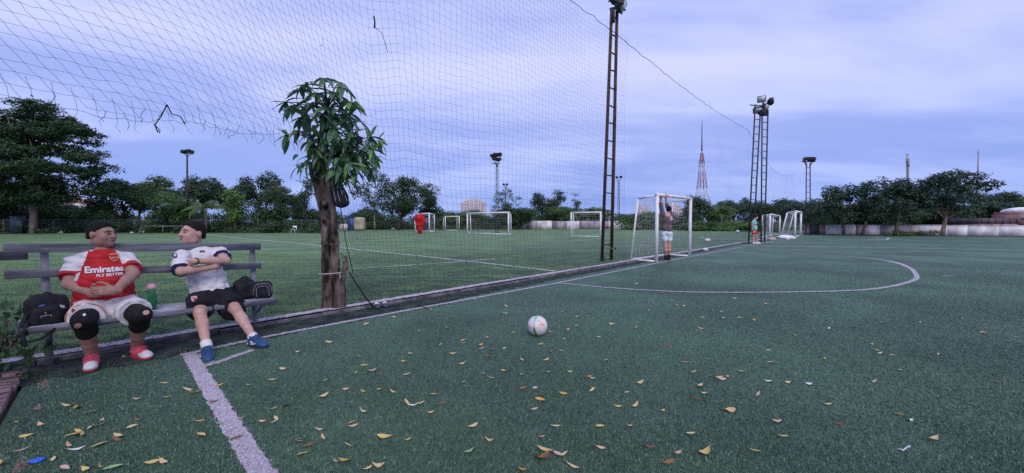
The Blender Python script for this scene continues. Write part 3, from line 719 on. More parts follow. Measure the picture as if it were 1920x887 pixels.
GO = goal('white goal with a man hanging from its crossbar', gA, gB, 2.12, -kn, .62, .84, .052, .13, .0022, seed=1)
m = MB(); m.tube([at(1231, 367, gA[1] - .02) + [0, 0, .0], at(1231, 367, gA[1] - .02) + [0.0, 0, .02]], .03, 6)
goal('white box goal just beyond the paired masts, lower and farther back', gnd(1443, 446), gnd(1461.5, 441), 1.95, -kn, .55, .62, .07, .2, .004, seed=2)
goal('tall white goal at the pitch edge next to a white heap', gnd(1490, 446), gnd(1500.8, 443.7), 2.2, -kn, .55, .95, .08, .2, .004, seed=3)
goal('wide white goal in front of the twin-legged light pole', gnd(876.5, 438.5, FZ), gnd(953.5, 440.7, FZ), 2.22, (.25, 1, 0), .9, 1.1, .085, .25, .004, seed=4)
goal('white goal partly hidden behind the rusty ladder mast', gnd(1071, 444.5, FZ), gnd(1126, 445.5, FZ), 2.05, (.38, 1, 0), .9, 1.0, .065, .25, .004, seed=5)
goal('small white goal behind the hanging red shirt', gnd(778.5, 433.5, FZ), gnd(805, 434.8, FZ), 2.45, (.35, 1, 0), 1.3, 1.3, .09, .3, .004, seed=6)
goal('smallest farthest white goal between red shirt and wide goal', gnd(835, 432.3, FZ), gnd(861, 432.3, FZ), 2.2, (-.5, 1, 0), 1.0, 1.2, .075, .35, .004, seed=7)

# ---- far white wall and the panelled wall
WALLM = mat('wall_render', (.46, .45, .49), (.84, .83, .87), 1.4, .9, .15, bump=.3, bscale=12, stretch=(1, 1, .45), lo=.32, hi=.62)
WALLD = mat('wall_render_stained', (.20, .17, .19), (.46, .42, .46), 1.1, .9, .15, bump=.3, bscale=12, stretch=(1, 1, .4))
WALLR = mat('wall_render_reddish', (.22, .12, .12), (.40, .28, .28), 1.5, .9, .15)
DARKG = mat('dark_sheet_metal', (.03, .035, .045), (.06, .065, .08), 1.5, .6, .3)
PLINTH = mat('plinth', (.05, .05, .045), (.12, .11, .10), 2, .95, .1)
fw = thing('boundary_wall', 'long pale wall behind the far pitch with dark joints', 'wall', at(1080, 430.5, 72))
wr = np.random.default_rng(2)
cuts = [974, 986, 1006, 1035, 1062, 1086, 1112, 1140, 1166, 1187]
for a, b in zip(cuts[:-1], cuts[1:]):
    q = MB(); p0, p1 = at(a + .35, 431, 72), at(b - .35, 431, 72); h = 1.72 + wr.uniform(-.06, .06)
    q.beam(p0 + [0, 0, h / 2], p1 + [0, 0, h / 2], .2, h, up=(0, 0, 1)); q.obj('panel', WALLD if wr.uniform() < .3 or a in (1112,) else WALLM, fw)
rw = thing('boundary_wall', 'low panelled whitewashed wall along the edge below the tree row', 'wall', gnd(1720, 441.5))
W0, W1 = gnd(1507, 440.3), gnd(1922, 444.2)
def wall_at(px):                              # point of the wall's foot seen at a pixel column
    d = ray(px, 441)[:2]; e = (W1 - W0)[:2]; A = np.array([[d[0], -e[0]], [d[1], -e[1]]]); t = np.linalg.solve(A, W0[:2]); return np.array([*(d * t[0]), 0.0])
cuts = [1507, 1519, 1536, 1547, 1576, 1604, 1625, 1649, 1680, 1721, 1775, 1813, 1872, 1926, 1980, 2040, 2110, 2180]
for i, (a, b) in enumerate(zip(cuts[:-1], cuts[1:])):
    p0, p1 = wall_at(a + .5), wall_at(b - .5); h = .98 + wr.uniform(-.03, .03); q = MB(); u = nrm(p1 - p0)
    q.beam(p0 + [0, 0, h / 2], p1 + [0, 0, h / 2], .12, h, up=(0, 0, 1)); q.beam(p0 + [0, 0, h + .03] - u * 0, p1 + [0, 0, h + .03], .17, .06)
    q.obj('panel', WALLR if i in (0, 2) else DARKG if i == 1 else WALLD if i in (5, 7, 8) else WALLM, rw)
q = MB(); q.beam(wall_at(1507) - [0, .14, -.03], wall_at(2180) - [0, .14, -.03], .22, .10); q.obj('plinth', PLINTH, rw)

# ---- chain-link fence behind the neighbouring pitch
F0, F1 = gnd(-120, 438.2), gnd(648, 436.4)
fence = thing('chain_link_fence', 'grey chain-link fence with thin posts below the trees', 'fence', (F0 + F1) / 2)
fl = np.linalg.norm(F1 - F0); fd = (F1 - F0) / fl; npst = 26; pm = MB(); pm.tube([(0, 0, 0), (0, 0, 1.62)], .035, 6); pme = pm.mesh('fence_post'); pme.materials.append(GSTEEL)
for i in range(npst + 1):
    o = bpy.data.objects.new('fence_post', pme); COL.objects.link(o); p = F0 + fd * fl * i / npst; o.location = tuple(p); o.rotation_euler = (0, wr.normal(0, .02), 0)
    o.parent = fence; o.matrix_parent_inverse = world_of(fence).inverted()
q = MB(); q.tube([F0 + [0, 0, 1.60], F1 + [0, 0, 1.60]], .025, 5); q.tube([F0 + [0, 0, .06], F1 + [0, 0, .06]], .02, 5); q.obj('fence_rail', GSTEEL, fence)
nn = int(fl / .16); x = np.arange(nn); S = []
for sgn in (1, -1):
    for k in x[::1]:
        u0 = k * .16; S.append([F0 + fd * u0 + [0, 0, .06 if sgn > 0 else 1.6], F0 + fd * (u0 + 1.54) + [0, 0, 1.6 if sgn > 0 else .06]])
V, Fq = prism_cords(np.array(S), .0045); link('wire_mesh', mesh_np('wire_mesh', V, Fq), GSTEEL, fence, 'stuff')
q = MB(); a, b = at(330 - 65, 424, 43), at(345, 424, 43); q.beam(a, b, .06, .08); 
for p in (a, b, (a + b) / 2): q.beam(np.array([p[0], p[1], FZ - .05]), p, .05, .05, up=(0, 1, 0))
tag(q.obj('metal_rail', GSTEEL), 'grey horizontal metal rail standing in front of the chain-link fence', 'rail')

# ---- small structures at the far edge
BLUE = mat('blue_sheet', (.02, .06, .20), (.04, .10, .28), 2, .5, .4)
BEIGE = mat('beige_tank', (.36, .30, .22), (.50, .43, .33), 1.5, .7, .25)
sh = thing('shed', 'small blue shed joined to a rounded beige tank under the trees', 'shed', at(668, 433, 57))
q = MB(); q.box(at(660, 419.5, 57), (1.0, 1.0, 2.0)); q.box(at(660, 407.2, 57), (1.1, 1.1, .08)); q.obj('door', BLUE, sh)
s = SDF().box(at(674.5, 420, 57), (.82, .6, 1.02), rad=.4); link('tank', s.mesh('tank', .08), BEIGE, sh)
q = MB(); q.box(at(646, 426, 58), (1.7, .2, 1.0)); tag(q.obj('white_board', WALLM), 'low pale board standing beside the blue shed', 'board')
cb = thing('cabinet', 'dark teal metal cabinet beside the big tree trunk', 'cabinet', at(34, 438, 42.5))
TEAL = mat('teal_metal', (.02, .045, .055), (.04, .075, .085), 2, .5, .35)
q = MB(); q.box(at(34, 422, 42.5), (.98, .7, 2.0)); q.obj('body', TEAL, cb); q = MB(); q.box(at(34, 422, 42.13), (.88, .03, 1.86)); q.obj('door', TEAL, cb); q = MB(); q.box(at(39, 423, 42.1), (.05, .05, .3)); q.obj('handle', GSTEEL, cb)
ch = thing('plastic_chair', 'little white plastic chair by the fence behind the far pitch', 'chair', gnd(551, 437.3, FZ))
c0 = np.array(gnd(551, 437.3, FZ))
for sx in (-1, 1):
    for sy in (-1, 1): q = MB(); q.beam(c0 + [sx * .22, sy * .2, 0], c0 + [sx * .2, sy * .18, .42 if sy < 0 else .85], .05, .05, up=(0, 1, 0)); q.obj('leg', WPAINT, ch)
q = MB(); q.box(c0 + [0, 0, .44], (.46, .44, .04)); q.obj('seat', WPAINT, ch); q = MB(); q.box(c0 + [0, .2, .72], (.42, .03, .28)); q.obj('backrest', WPAINT, ch)
hp = SDF().ell(gnd(1472, 447.5) + [0, 0, .1], (.55, .4, .20)).ell(gnd(1481, 447.5) + [0, 0, .06], (.5, .3, .13), k=.1)
tag(link('cloth_heap', hp.mesh('cloth_heap', .04, lambda X: wav(X, .03, 9, 3)), WPAINT), 'low heap of white sheeting on the pitch beside the tall goal', 'heap')
hp = SDF().ell(gnd(1447, 451) + [0, 0, .08], (.32, .25, .14)).ell(gnd(1446, 450) + [0, .1, .22], (.12, .12, .15), k=.08)
tag(link('bag_pile', hp.mesh('bag_pile', .03, lambda X: wav(X, .03, 12, 5)), mat('pinkish_cloth', (.30, .22, .22), (.48, .38, .38), 6)), 'small pinkish bag lying before the box goal', 'bag')
hp = SDF().ell((0, 0, .05), (.09, .06, .05)).ell((.07, .02, .04), (.05, .05, .04), k=.03); lme = hp.mesh('litter', .012, lambda X: wav(X, .012, 50, 8)); lme.materials.append(mat('white_litter', (.55, .54, .58), rough=.6))
for px, py, z, sc, lb in ((1323, 470.5, 0, 1.3, 'small white plastic litter on the turf past the goal post'), (1326, 453, FZ, 2.0, 'white scrap on the far pitch behind the goal net'), (1383, 436, FZ, 3.0, 'pale yellowish bag in the weeds left of the paired masts'), (1477, 450, 0, 1.6, 'tiny white cup in front of the white heap'),
                      (1585, 440.5, 0, 2, 'small white post-like scrap at the foot of the low wall'), (650, 503, FZ, .7, 'white scraps on the grass beside the bare tree trunk'), (738, 430.5, FZ, 3, 'white scrap at the far field edge right of the beige tank'), (113, 437.7, FZ, 2.4, 'white bottle at the far field edge behind the red player'),
                      (268, 436.8, FZ, 2.6, 'white scrap at the far field edge between the two seated men'), (248, 437.6, FZ, 1.8, 'pale scrap at the far field edge just past the red player')):
    o = bpy.data.objects.new('litter', lme); COL.objects.link(o); p = gnd(px, py, z); o.location = tuple(p); o.scale = (sc,) * 3; o.rotation_euler = (0, 0, px); tag(o, lb, 'litter', 'scraps of litter')

# ---- distant buildings, towers and mast
PINKW = mat('pale_facade', (.54, .49, .54), (.64, .59, .63), .08, .9, .1); PINKD = mat('facade_window', (.20, .19, .26), rough=.4)  # facade tone kept pale; it also carries the far blocks' painted-in haze
def block(label, cat, px0, px1, top, Y, base=425, bays=6, name='apartment_block', floors=10, steps=None):
    a, b = at(px0, base, Y), at(px1, base, Y); Ht = at(px0, top, Y)[2]; t = thing(name, label, cat, [(a[0] + b[0]) / 2, Y, 0]); W = b[0] - a[0]; D = W * .4
    steps = steps or [1] * bays; wm = None
    for i, st in enumerate(steps):
        w_ = W / len(steps); x = a[0] + w_ * (i + .5); h = Ht * st; q = MB(); q.box([x, Y + D / 2 + (i % 2) * w_ * .2, h / 2], (w_ * .94, D, h)); q.box([x, Y + D / 2, h + 1], (w_ * .5, D * .5, 2.4))
        q.obj('wing', PINKW, t)
        fh = h / floors; v = MB()
        for f in range(floors): 
            for sx in (-.25, .2): v.box([x + sx * w_, Y + (i % 2) * w_ * .2 - .12, fh * (f + .55)], (w_ * .22, .3, fh * .5))
        v.obj('window_band', PINKD, t, kind='stuff')
    return t
block('pale high-rise block in the distance above the wide goal', 'building', 864, 911, 374, 620, steps=[.86, .95, .98, 1.02, 1.0, .93, .88], floors=16)
block('pinkish apartment towers in the distance behind the hanging man', 'building', 1197, 1218, 384, 700, steps=[1.0, .8, 1.04], floors=12)
block('second pinkish tower group in the distance inside the goal frame', 'building', 1255, 1282, 384, 720, steps=[.9, 1.03, .96, .85], floors=12)
REDR = mat('red_roof', (.28, .10, .08), (.38, .17, .13), .5, .9, .1)
def house(label, px0, px1, eave, ridge, base, Y, roofm, wallm, name='house', gable=True):
    a, b = at(px0, base, Y), at(px1, base, Y); t = thing(name, label, 'building', [(a[0] + b[0]) / 2, Y + 3, 0]); ze, zr = at(px0, eave, Y)[2], at(px0, ridge, Y)[2]; W = b[0] - a[0]; x = (a[0] + b[0]) / 2
    q = MB(); q.box([x, Y + 3, ze / 2], (W * .92, 5.6, ze)); q.obj('wall', wallm, t)
    q = MB(); V = [[a[0], Y, ze], [b[0], Y, ze], [b[0], Y + 6, ze], [a[0], Y + 6, ze], [a[0] + W * .12, Y + 3, zr], [b[0] - W * .12, Y + 3, zr]]
    q.add(V, [[0, 1, 5, 4], [2, 3, 4, 5], [0, 3, 2, 1]], [[1, 2, 5], [3, 0, 4]]); q.obj('roof', roofm, t)
    n = max(2, int(W / 4)); q = MB()
    for i in range(n): q.box([a[0] + W * (i + .5) / n, Y + .18, ze * .55], (W / n * .35, .1, ze * .3))
    q.obj('window', PINKD, t); return t
house('red-roofed pale building showing between the big tree and round bushes', 103, 152, 380, 372, 415, 130, REDR, PINKW)
house('long low pale building behind the trees above the red player', 150, 192, 384, 378, 415, 140, mat('pale_roof', (.42, .38, .42), (.52, .48, .52), .5), PINKW)
house('white-roofed little house behind the tree row near the truck', 1716, 1744, 401, 395, 440, 62, mat('white_sheet_roof', (.58, .58, .62), (.7, .7, .74), .6), PINKW)
# red and white radio tower
RW, RR = mat('tower_white_hazed', (.62, .62, .70), rough=.7), mat('tower_red_hazed', (.42, .20, .25), rough=.7)  # paled tones: the distance haze is put into the paint colours
Yr = 420.0; t = thing('radio_tower', 'distant red and white lattice radio tower with a thin mast', 'tower', at(1316, 422, Yr))
lv = [(400, 13), (380, 10), (353, 6.3), (327, 4.4), (313, 3.5), (309, 3.3), (290, 1.8), (284, .9)]
cols = [RR, RW, RR, RW, RW, RR, RW]
for (y0, w0), (y1, w1), mm in zip(lv[:-1], lv[1:], cols):
    q = MB(); z0, z1 = at(1316, y0, Yr)[2], at(1316, y1, Yr)[2]; k = Yr / 700; x0 = at(1316, y0, Yr)[0]; c = [(-1, -1), (1, -1), (1, 1), (-1, 1)]; ns = max(1, int((y0 - y1) / 10))
    for i in range(4):
        (sx, sy), (tx, ty) = c[i], c[(i + 1) % 4]
        q.beam([x0 + sx * w0 * k, Yr + sy * w0 * k, z0], [x0 + sx * w1 * k, Yr + sy * w1 * k, z1], .6, .6, up=(0, 1, .1))
        for j in range(ns):
            f0, f1 = j / ns, (j + 1) / ns; wa, wb = (w0 + (w1 - w0) * f0) * k, (w0 + (w1 - w0) * f1) * k; za, zb = z0 + (z1 - z0) * f0, z0 + (z1 - z0) * f1
            q.beam([x0 + sx * wa, Yr + sy * wa, za], [x0 + tx * wb, Yr + ty * wb, zb], .22, .22, up=(0, 1, .1)); q.beam([x0 + sx * wb, Yr + sy * wb, zb], [x0 + tx * wb, Yr + ty * wb, zb], .22, .22, up=(0, .1, 1))
            q.beam([x0 + tx * wa, Yr + ty * wa, za], [x0 + sx * wb, Yr + sy * wb, zb], .22, .22, up=(0, 1, .1))
    q.obj('lattice_section', mm, t)
q = MB(); q.tube([at(1316, 284, Yr), at(1316, 268, Yr), at(1316.3, 226, Yr)], [.75, .6, .25], 6); q.obj('mast', mat('tower_mast', (.10, .07, .12), rough=.7), t)
t = thing('cell_tower', 'grey phone mast with panel antennas above the tree row', 'tower', at(1702, 436, 120))
q = MB(); q.tube([at(1702, 436, 120), at(1702, 300, 120)], [.45, .32], 8); q.obj('pole', GSTEEL, t)
for i, (px, py, hh) in enumerate(((1697.5, 299, 2.4), (1701, 296, 2.6), (1705, 297, 2.6), (1699, 308, 1.8), (1704, 307, 2.0), (1706.5, 303, 1.6))):
    q = MB(); c = at(px, py, 120); q.box(c + [0, -.5 + (i % 3) * .5, 0], (.42, .3, hh)); q.beam(c, at(1702, py + 2, 120), .12, .12); q.obj('antenna', GSTEEL if i % 2 else mat('antenna_pale', (.42, .42, .46)), t)
t = MB(); t.tube([at(1832, 430, 160), at(1833, 340, 160), at(1834.5, 282, 160)], [.42, .34, .16], 6); t.tube([at(1833, 287, 160) - [.6, 0, 0], at(1833, 287, 160) + [1.0, 0, 0]], .10, 5)
tag(t.obj('antenna_mast', mat('thin_mast', (.30, .26, .32), rough=.7)), 'very thin distant mast rising right of the tallest row tree', 'mast')

# ---- trucks behind the wall
TRB = mat('truck_bed', (.055, .05, .06), (.12, .10, .115), 1, .7, .3); TRM = mat('truck_mud', (.24, .17, .15), (.36, .28, .25), 1, .85, .2); TYRE = mat('tyre', (.02, .02, .022), (.10, .08, .08), 2, .9, .1)
TRR = mat('truck_cab_red', (.20, .09, .085), (.30, .17, .16), 1, .6, .35); WIN = mat('truck_glass', (.10, .11, .14), rough=.15, spec=.6)
def wheel(t, c, r, wdt=.3):
    q = MB(); q.tube([c - np.array([0, wdt / 2, 0]), c + np.array([0, wdt / 2, 0])], r, 16); wh = q.obj('wheel', TYRE, t)
    q = MB(); q.tube([c - np.array([0, wdt / 2 + .02, 0]), c], r * .55, 12); q.obj('rim', TRM, wh)
Yt = 41.5; tr = thing('dump_truck', 'muddy dump truck with long dark bed parked behind the low wall', 'truck', at(1845, 445, Yt)); k = Yt / 700
X = lambda px: at(px, 420, Yt)[0]; Z = lambda py: at(1850, py, Yt)[2]
q = MB(); q.box([(X(1802) + X(1884)) / 2, Yt, (Z(420) + Z(409.5)) / 2], (X(1884) - X(1802), 2.2, Z(409.5) - Z(420)))
for i in range(7): q.box([X(1804) + i * (X(1882) - X(1804)) / 6, Yt - 1.13, (Z(420) + Z(409.5)) / 2], (.08, .08, Z(410) - Z(420)))
q.obj('bed', TRB, tr)
q = MB(); q.box([(X(1803) + X(1891)) / 2, Yt, Z(421.6)], (X(1891) - X(1803), 2.3, .18)); q.obj('chassis', TRM, tr)
q = MB(); q.box([X(1889), Yt, Z(412)], (.62, 2.3, 1.15)); q.box([X(1888), Yt, Z(401.5)], (.45, 2.1, .42)); q.obj('cab', TRR, tr)
q = MB(); q.box([X(1890), Yt - 1.16, Z(409)], (.38, .04, .42)); q.obj('window', WIN, tr)
for px in (1812, 1834, 1853, 1884): wheel(tr, np.array([X(px), Yt - 1.0, Z(429)]), .46)
for px in (1812, 1834, 1884):
    q = MB(); th = np.linspace(0, math.pi, 9); q.tube([[X(px) + .6 * math.cos(a), Yt - 1.0, Z(428.5) + .6 * math.sin(a)] for a in th], .06, 5); q.obj('mudguard', TRM, tr)
tk = thing('tarped_truck', 'truck at the picture edge with load under a white tarpaulin', 'truck', at(1925, 445, Yt))
q = MB(); q.box([X(1936), Yt + .3, (Z(423) + Z(401)) / 2], (X(1966) - X(1906), 2.3, Z(401) - Z(423)))
for i in range(12): q.box([X(1907) + i * .3, Yt - .88, Z(412)], (.05, .06, 1.2))
q.obj('side_boards', mat('truck_boards', (.26, .19, .22), (.38, .30, .33), 2, .8), tk)
s = SDF().box([X(1930), Yt + .3, Z(399)], (X(1958) / 2 - X(1905) / 2, 1.2, .42), rad=.3).ell([X(1914), Yt + .2, Z(396)], (.9, 1.0, .40), k=.3)
link('tarpaulin', s.mesh('tarpaulin', .08, lambda P: wav(P, .05, 4, 2)), mat('white_tarp', (.74, .74, .78), (.86, .86, .90), 2), tk); wheel(tk, np.array([X(1914), Yt - .8, Z(429)]), .46); wheel(tk, np.array([X(1950), Yt - .8, Z(429)]), .46)
# ================================================================== TREES
BARK = mat('bark', (.045, .035, .03), (.13, .10, .085), 6, .95, .1, bump=.9, bscale=20, stretch=(1, 1, .3))
BARKP = mat('bark_pale', (.14, .11, .10), (.28, .22, .20), 4, .95, .1, bump=.7, bscale=15, stretch=(1, 1, .3))
def leafmat(name, c, v=.5, tr=.25):
    c = np.array(c); return mat(name, tuple(c * .8), tuple(c * 1.2), .6, .6, .3, transl=tr, rand=[(0, tuple(c * (1 - v))), (.5, tuple(c)), (1, tuple(np.minimum(c * (1 + v) + [.02, .015, 0], 1)))])
LF_DARK = leafmat('foliage_dark', (.042, .090, .038)); LF_MID = leafmat('foliage_mid', (.070, .145, .048)); LF_LITE = leafmat('foliage_light', (.115, .215, .060)); LF_BLUE = leafmat('foliage_bluish', (.045, .088, .055)); LF_OLIVE = leafmat('foliage_olive', (.09, .14, .045))
LF_TEAL = leafmat('foliage_tier', (.046, .098, .044))
def leaf_faces(C, N, sz, r, asp=.5):
    n = len(C); N = N / (np.linalg.norm(N, axis=1)[:, None] + 1e-9); a = r.normal(size=(n, 3)); a -= N * (a * N).sum(1)[:, None]; a /= np.linalg.norm(a, axis=1)[:, None] + 1e-9; b = np.cross(N, a)
    s = (sz * r.uniform(.6, 1.4, n))[:, None]; dr = N * s * r.uniform(-.1, .15, (n, 1))
    V = np.stack([C - a * s * .5, C + b * s * asp * .5 + dr, C + a * s * .5, C - b * s * asp * .5 + dr], 1).reshape(-1, 3)
    return V, np.arange(4 * n).reshape(-1, 4)
def foliage(blobs, dens, sz, r, sub=9, flat=0.0, asp=.55):
    Cs, Ns = [], []
    for c, rad in blobs:
        c, rad = np.asarray(c), np.asarray(rad) if np.ndim(rad) else np.full(3, rad)
        area = (rad[0] * rad[1] + rad[0] * rad[2] + rad[1] * rad[2]) * 4; n = int(3.3 * dens * area / (sz * sz)); ns = max(3, n // sub)
        d = r.normal(size=(ns, 3)); d[:, 2] = d[:, 2] + .25; d /= np.linalg.norm(d, axis=1)[:, None]
        p = c + d * rad * (r.uniform(.35, 1.0, (ns, 1)) ** .5) * r.uniform(.9, 1.12, (ns, 1))
        q = np.repeat(p, sub, 0) + r.normal(0, sz * .8, (ns * sub, 3)) * np.array([1, 1, .55 if flat else .8])
        Cs.append(q); Ns.append(np.repeat(d, sub, 0) * (1 - flat) + r.normal(0, .45, (ns * sub, 3)) + [0, 0, .35 + flat])
    return leaf_faces(np.concatenate(Cs), np.concatenate(Ns), sz, r, asp)
def limbs(m, base, top, r0, blobs, r, wob=.06, frac=.35):
    base, top = np.asarray(base, float), np.asarray(top, float); L = np.linalg.norm(top - base); n = 6
    tr = [base + (top - base) * i / n + r.normal(0, wob * L * .25, 3) * (0 < i < n) * [1, 1, 0] for i in range(n + 1)]
    m.tube(tr, np.linspace(r0 * 1.15, r0 * .55, n + 1), 8)
    for c, rad in blobs:
        i = r.integers(n // 2, n + 1); a = tr[i]; c = np.asarray(c); mid = (a + c) / 2 + r.normal(0, .06, 3) * L * .4
        m.tube([a, mid, c], [r0 * frac, r0 * frac * .6, r0 * .08], 5)
def tree(label, px, base_y, Y, crown, fm, seed, nb=14, dens=.9, sz=.26, r0=.2, bl=.34, top=None, name='tree', bark=None, cat='tree', flat=0.0, gap=0.0, group=None, base_z=None):
    """crown: (cx, cy, rx, ry) in photo pixels at distance Y"""
    r = np.random.default_rng(seed); b = at(px, base_y, Y); k = Y / 700; cx, cy, rx, ry = crown; ry = ry * (1.14 if name == 'tree' else 1.0); C = at(cx, cy - (ry * .10 if name == 'tree' else 0), Y); RX, RZ = rx * k * 1.05, ry * k; RY = min(RX, 3.5)
    b[2] = max(b[2], 0) if base_z is None else base_z
    if b[2] > .3: b[2] = 0
    blobs = []
    for i in range(nb):
        d = r.normal(size=3); d /= np.linalg.norm(d); q = r.uniform(.35, .80) ** .8; s = bl * r.uniform(.65, 1.2)
        c = C + d * np.array([RX, RY, RZ]) * q; blobs.append((c, np.array([RX * s, min(RX, RY * 1.3) * s, min(RZ, RX) * s * (1 - .45 * flat)])))
    t = thing(name, label, cat, b, group)
    m = MB(); limbs(m, b, top if top is not None else C - [0, 0, RZ * .35], r0, blobs, r); m.obj('trunk', bark or BARK, t, True)
    V, F = foliage(blobs, dens, sz, r, flat=flat); link('crown', mesh_np('crown', V, F), fm, t); return t
# ---- the big tiered tree
def tiered():
    r = np.random.default_rng(11); Y = 41.0; k = Y / 700; b = gnd(62, 438.5); b = at(62, 439.2, Y); b[2] = .03
    t = thing('tree', 'big broad tree with tiered dark branches left of the bench', 'tree', b)
    tiers = [(100, 208, 42, 9), (40, 212, 36, 8), (70, 222, 70, 8), (135, 240, 45, 10), (40, 248, 70, 12), (168, 247, 16, 6), (105, 258, 80, 10), (20, 272, 70, 14), (140, 282, 42, 10), (175, 300, 30, 8), (90, 292, 60, 12), (30, 308, 80, 12),
             (120, 318, 50, 12), (165, 318, 22, 7), (60, 335, 80, 14), (140, 345, 30, 9), (10, 350, 55, 16), (165, 358, 18, 9), (95, 358, 50, 12), (40, 372, 60, 12), (-40, 250, 60, 20), (-50, 300, 60, 22), (-40, 350, 60, 25), (-30, 225, 40, 10), (120, 372, 26, 7), (150, 330, 14, 18), (80, 235, 40, 8)]
    blobs = []; arms = []
    for cx, cy, rx, ry in tiers:
        dy = r.uniform(-3.0, 3.0) * min(1, rx / 60); c = at(cx, cy, Y) + [0, dy, 0]; n = max(2, int(rx / 13))
        arms.append((c, 1))
        for i in range(n):
            u = (i + .5) / n * 2 - 1; blobs.append((c + np.array([u * rx * k * .9, r.normal(0, .9), r.normal(0, .12) - abs(u) * ry * k * .5]), np.array([rx * k / n * 1.5, 1.5, ry * k * .82])))
    for _ in range(16): blobs.append((at(r.uniform(-40, 150), r.uniform(240, 370), Y) + [0, r.normal(0, 1.5), 0], np.array([1.3, 1.3, .55])))
    m = MB(); limbs(m, b, at(45, 225, Y), .27, [(a, 1) for a, _ in arms], r, .05, .30); m.obj('trunk', BARKP, t, True)
    V, F = foliage(blobs, 1.05, .27, r, 10, .55); link('crown', mesh_np('crown', V, F), LF_TEAL, t)
tiered()
T = tree
T('dark bushy tree under the big tiered tree by the teal cabinet', 20, 438, 46, (10, 400, 70, 34), LF_DARK, 1, 16, .8, .27, .2, .42, cat='tree')
T('dark tree behind the trunk of the big tiered tree', 95, 438, 48, (92, 408, 40, 24), LF_DARK, 2, 12, .8, .25, .15, .45)
T('light green low bank of shrubs above the red player', 150, 436, 50, (150, 402, 55, 16), LF_MID, 3, 14, .8, .25, .12, .5, name='shrub', cat='shrub')
T('dark spreading tree right of the big tiered tree', 232, 438, 47, (232, 378, 48, 34), LF_DARK, 4, 18, .85, .26, .2, .36)
T('flat-topped pale green tree behind the light pole', 285, 436, 60, (297, 352, 44, 24), LF_MID, 5, 16, .75, .30, .25, .36, flat=.5)
T('round bright bush tree just left of the light pole', 312, 437, 45, (314, 392, 38, 22), LF_MID, 6, 14, .9, .25, .16, .42)
T('tall dark tree right behind the light pole', 380, 436, 58, (378, 362, 42, 26), LF_DARK, 7, 16, .75, .30, .22, .36)
T('dark low tree between light pole and palm', 345, 437, 50, (350, 402, 26, 20), LF_DARK, 8, 9, .8, .26, .14, .45)
T('light green leafy tree right of the palm', 440, 437, 45, (442, 388, 26, 26), LF_LITE, 9, 12, .75, .24, .15, .42)
T('tall dark tree with a ragged pointed top near the bare trunk', 492, 436, 55, (484, 362, 34, 32), LF_BLUE, 10, 15, .7, .27, .22, .36)
T('small ragged treetop standing highest beside the bare trunk', 498, 436, 56, (503, 338, 22, 15), LF_DARK, 11, 8, .7, .24, .14, .38, top=at(500, 345, 56))
T('dark round tree behind the white player\'s bag', 520, 437, 47, (520, 388, 42, 28), LF_DARK, 12, 16, .8, .25, .18, .38)
T('thin sparse tree seen just left of the leafy bare trunk', 572, 437, 48, (568, 362, 26, 38), LF_BLUE, 13, 12, .35, .22, .12, .30)
T('low dark shrubs behind the leafy bare trunk', 590, 437, 50, (588, 412, 45, 18), LF_DARK, 14, 12, .8, .25, .12, .45, name='shrub', cat='shrub')
T('thin open tree with pale stem right of the bare trunk', 703, 431, 58, (700, 368, 42, 46), LF_BLUE, 15, 18, .38, .26, .13, .28, bark=BARKP)
T('dark loose tree behind the hanging red shirt', 745, 431, 58, (762, 375, 56, 38), LF_DARK, 16, 22, .62, .28, .2, .30)
T('dark tree right of the hanging red shirt', 815, 430, 62, (806, 388, 26, 34), LF_DARK, 17, 15, .75, .28, .18, .36)
T('dark shrub mass beside the blue shed', 690, 432, 70, (692, 412, 40, 17), LF_DARK, 18, 12, .8, .27, .12, .5, name='shrub', cat='shrub')
T('low green bush left of the high-rise block', 840, 430, 72, (842, 408, 26, 15), LF_MID, 19, 9, .8, .28, .12, .48, name='shrub', cat='shrub')
T('low green bushes under the high-rise block', 895, 430, 70, (893, 410, 40, 13), LF_MID, 20, 12, .8, .28, .12, .48, name='shrub', cat='shrub')
T('bare twiggy tree around the twin-legged light pole', 948, 430, 66, (945, 380, 34, 26), LF_BLUE, 21, 16, .28, .24, .14, .28)
T('dense bushes below the bare twiggy tree', 960, 430, 68, (962, 405, 42, 16), LF_DARK, 22, 13, .8, .28, .12, .46, name='shrub', cat='shrub')
T('round green tree above the pale far wall', 1025, 431, 76, (1022, 385, 26, 20), LF_BLUE, 23, 12, .75, .3, .18, .4)
T('tall umbrella-shaped treetop above the pale far wall', 1048, 431, 80, (1047, 369, 14, 12), LF_BLUE, 24, 7, .7, .3, .16, .42)
T('upright slim treetop nearest the rusty ladder mast', 1080, 431, 80, (1081, 379, 11, 14), LF_BLUE, 25, 7, .7, .3, .16, .42)
T('light green bushes hanging over the pale far wall', 1060, 431, 75, (1060, 402, 48, 14), LF_MID, 26, 16, .8, .28, .12, .4, name='shrub', cat='shrub')
T('green bushes behind the far wall at the rusty mast', 1118, 431, 76, (1120, 404, 32, 14), LF_MID, 27, 12, .8, .28, .12, .42, name='shrub', cat='shrub')
T('leafy scrub behind the goal net', 1200, 431, 66, (1200, 412, 40, 20), LF_MID, 28, 14, .8, .27, .12, .42, name='shrub', cat='shrub')
T('dark rounded tree at the right goal post', 1302, 430, 60, (1304, 396, 30, 24), LF_DARK, 29, 13, .8, .27, .16, .4)
T('pale banana-like clump right of the goal', 1345, 432, 60, (1345, 405, 30, 16), LF_LITE, 30, 12, .55, .34, .12, .42)
T('dark green tree between radio tower and paired masts', 1375, 431, 85, (1378, 393, 34, 15), LF_BLUE, 31, 13, .85, .32, .2, .42)
T('rounded treetop directly behind the paired masts', 1408, 431, 90, (1408, 390, 22, 14), LF_BLUE, 32, 9, .85, .34, .2, .45)
T('round treetop right of the paired masts', 1459, 431, 90, (1460, 388, 18, 15), LF_BLUE, 33, 9, .85, .34, .2, .45)
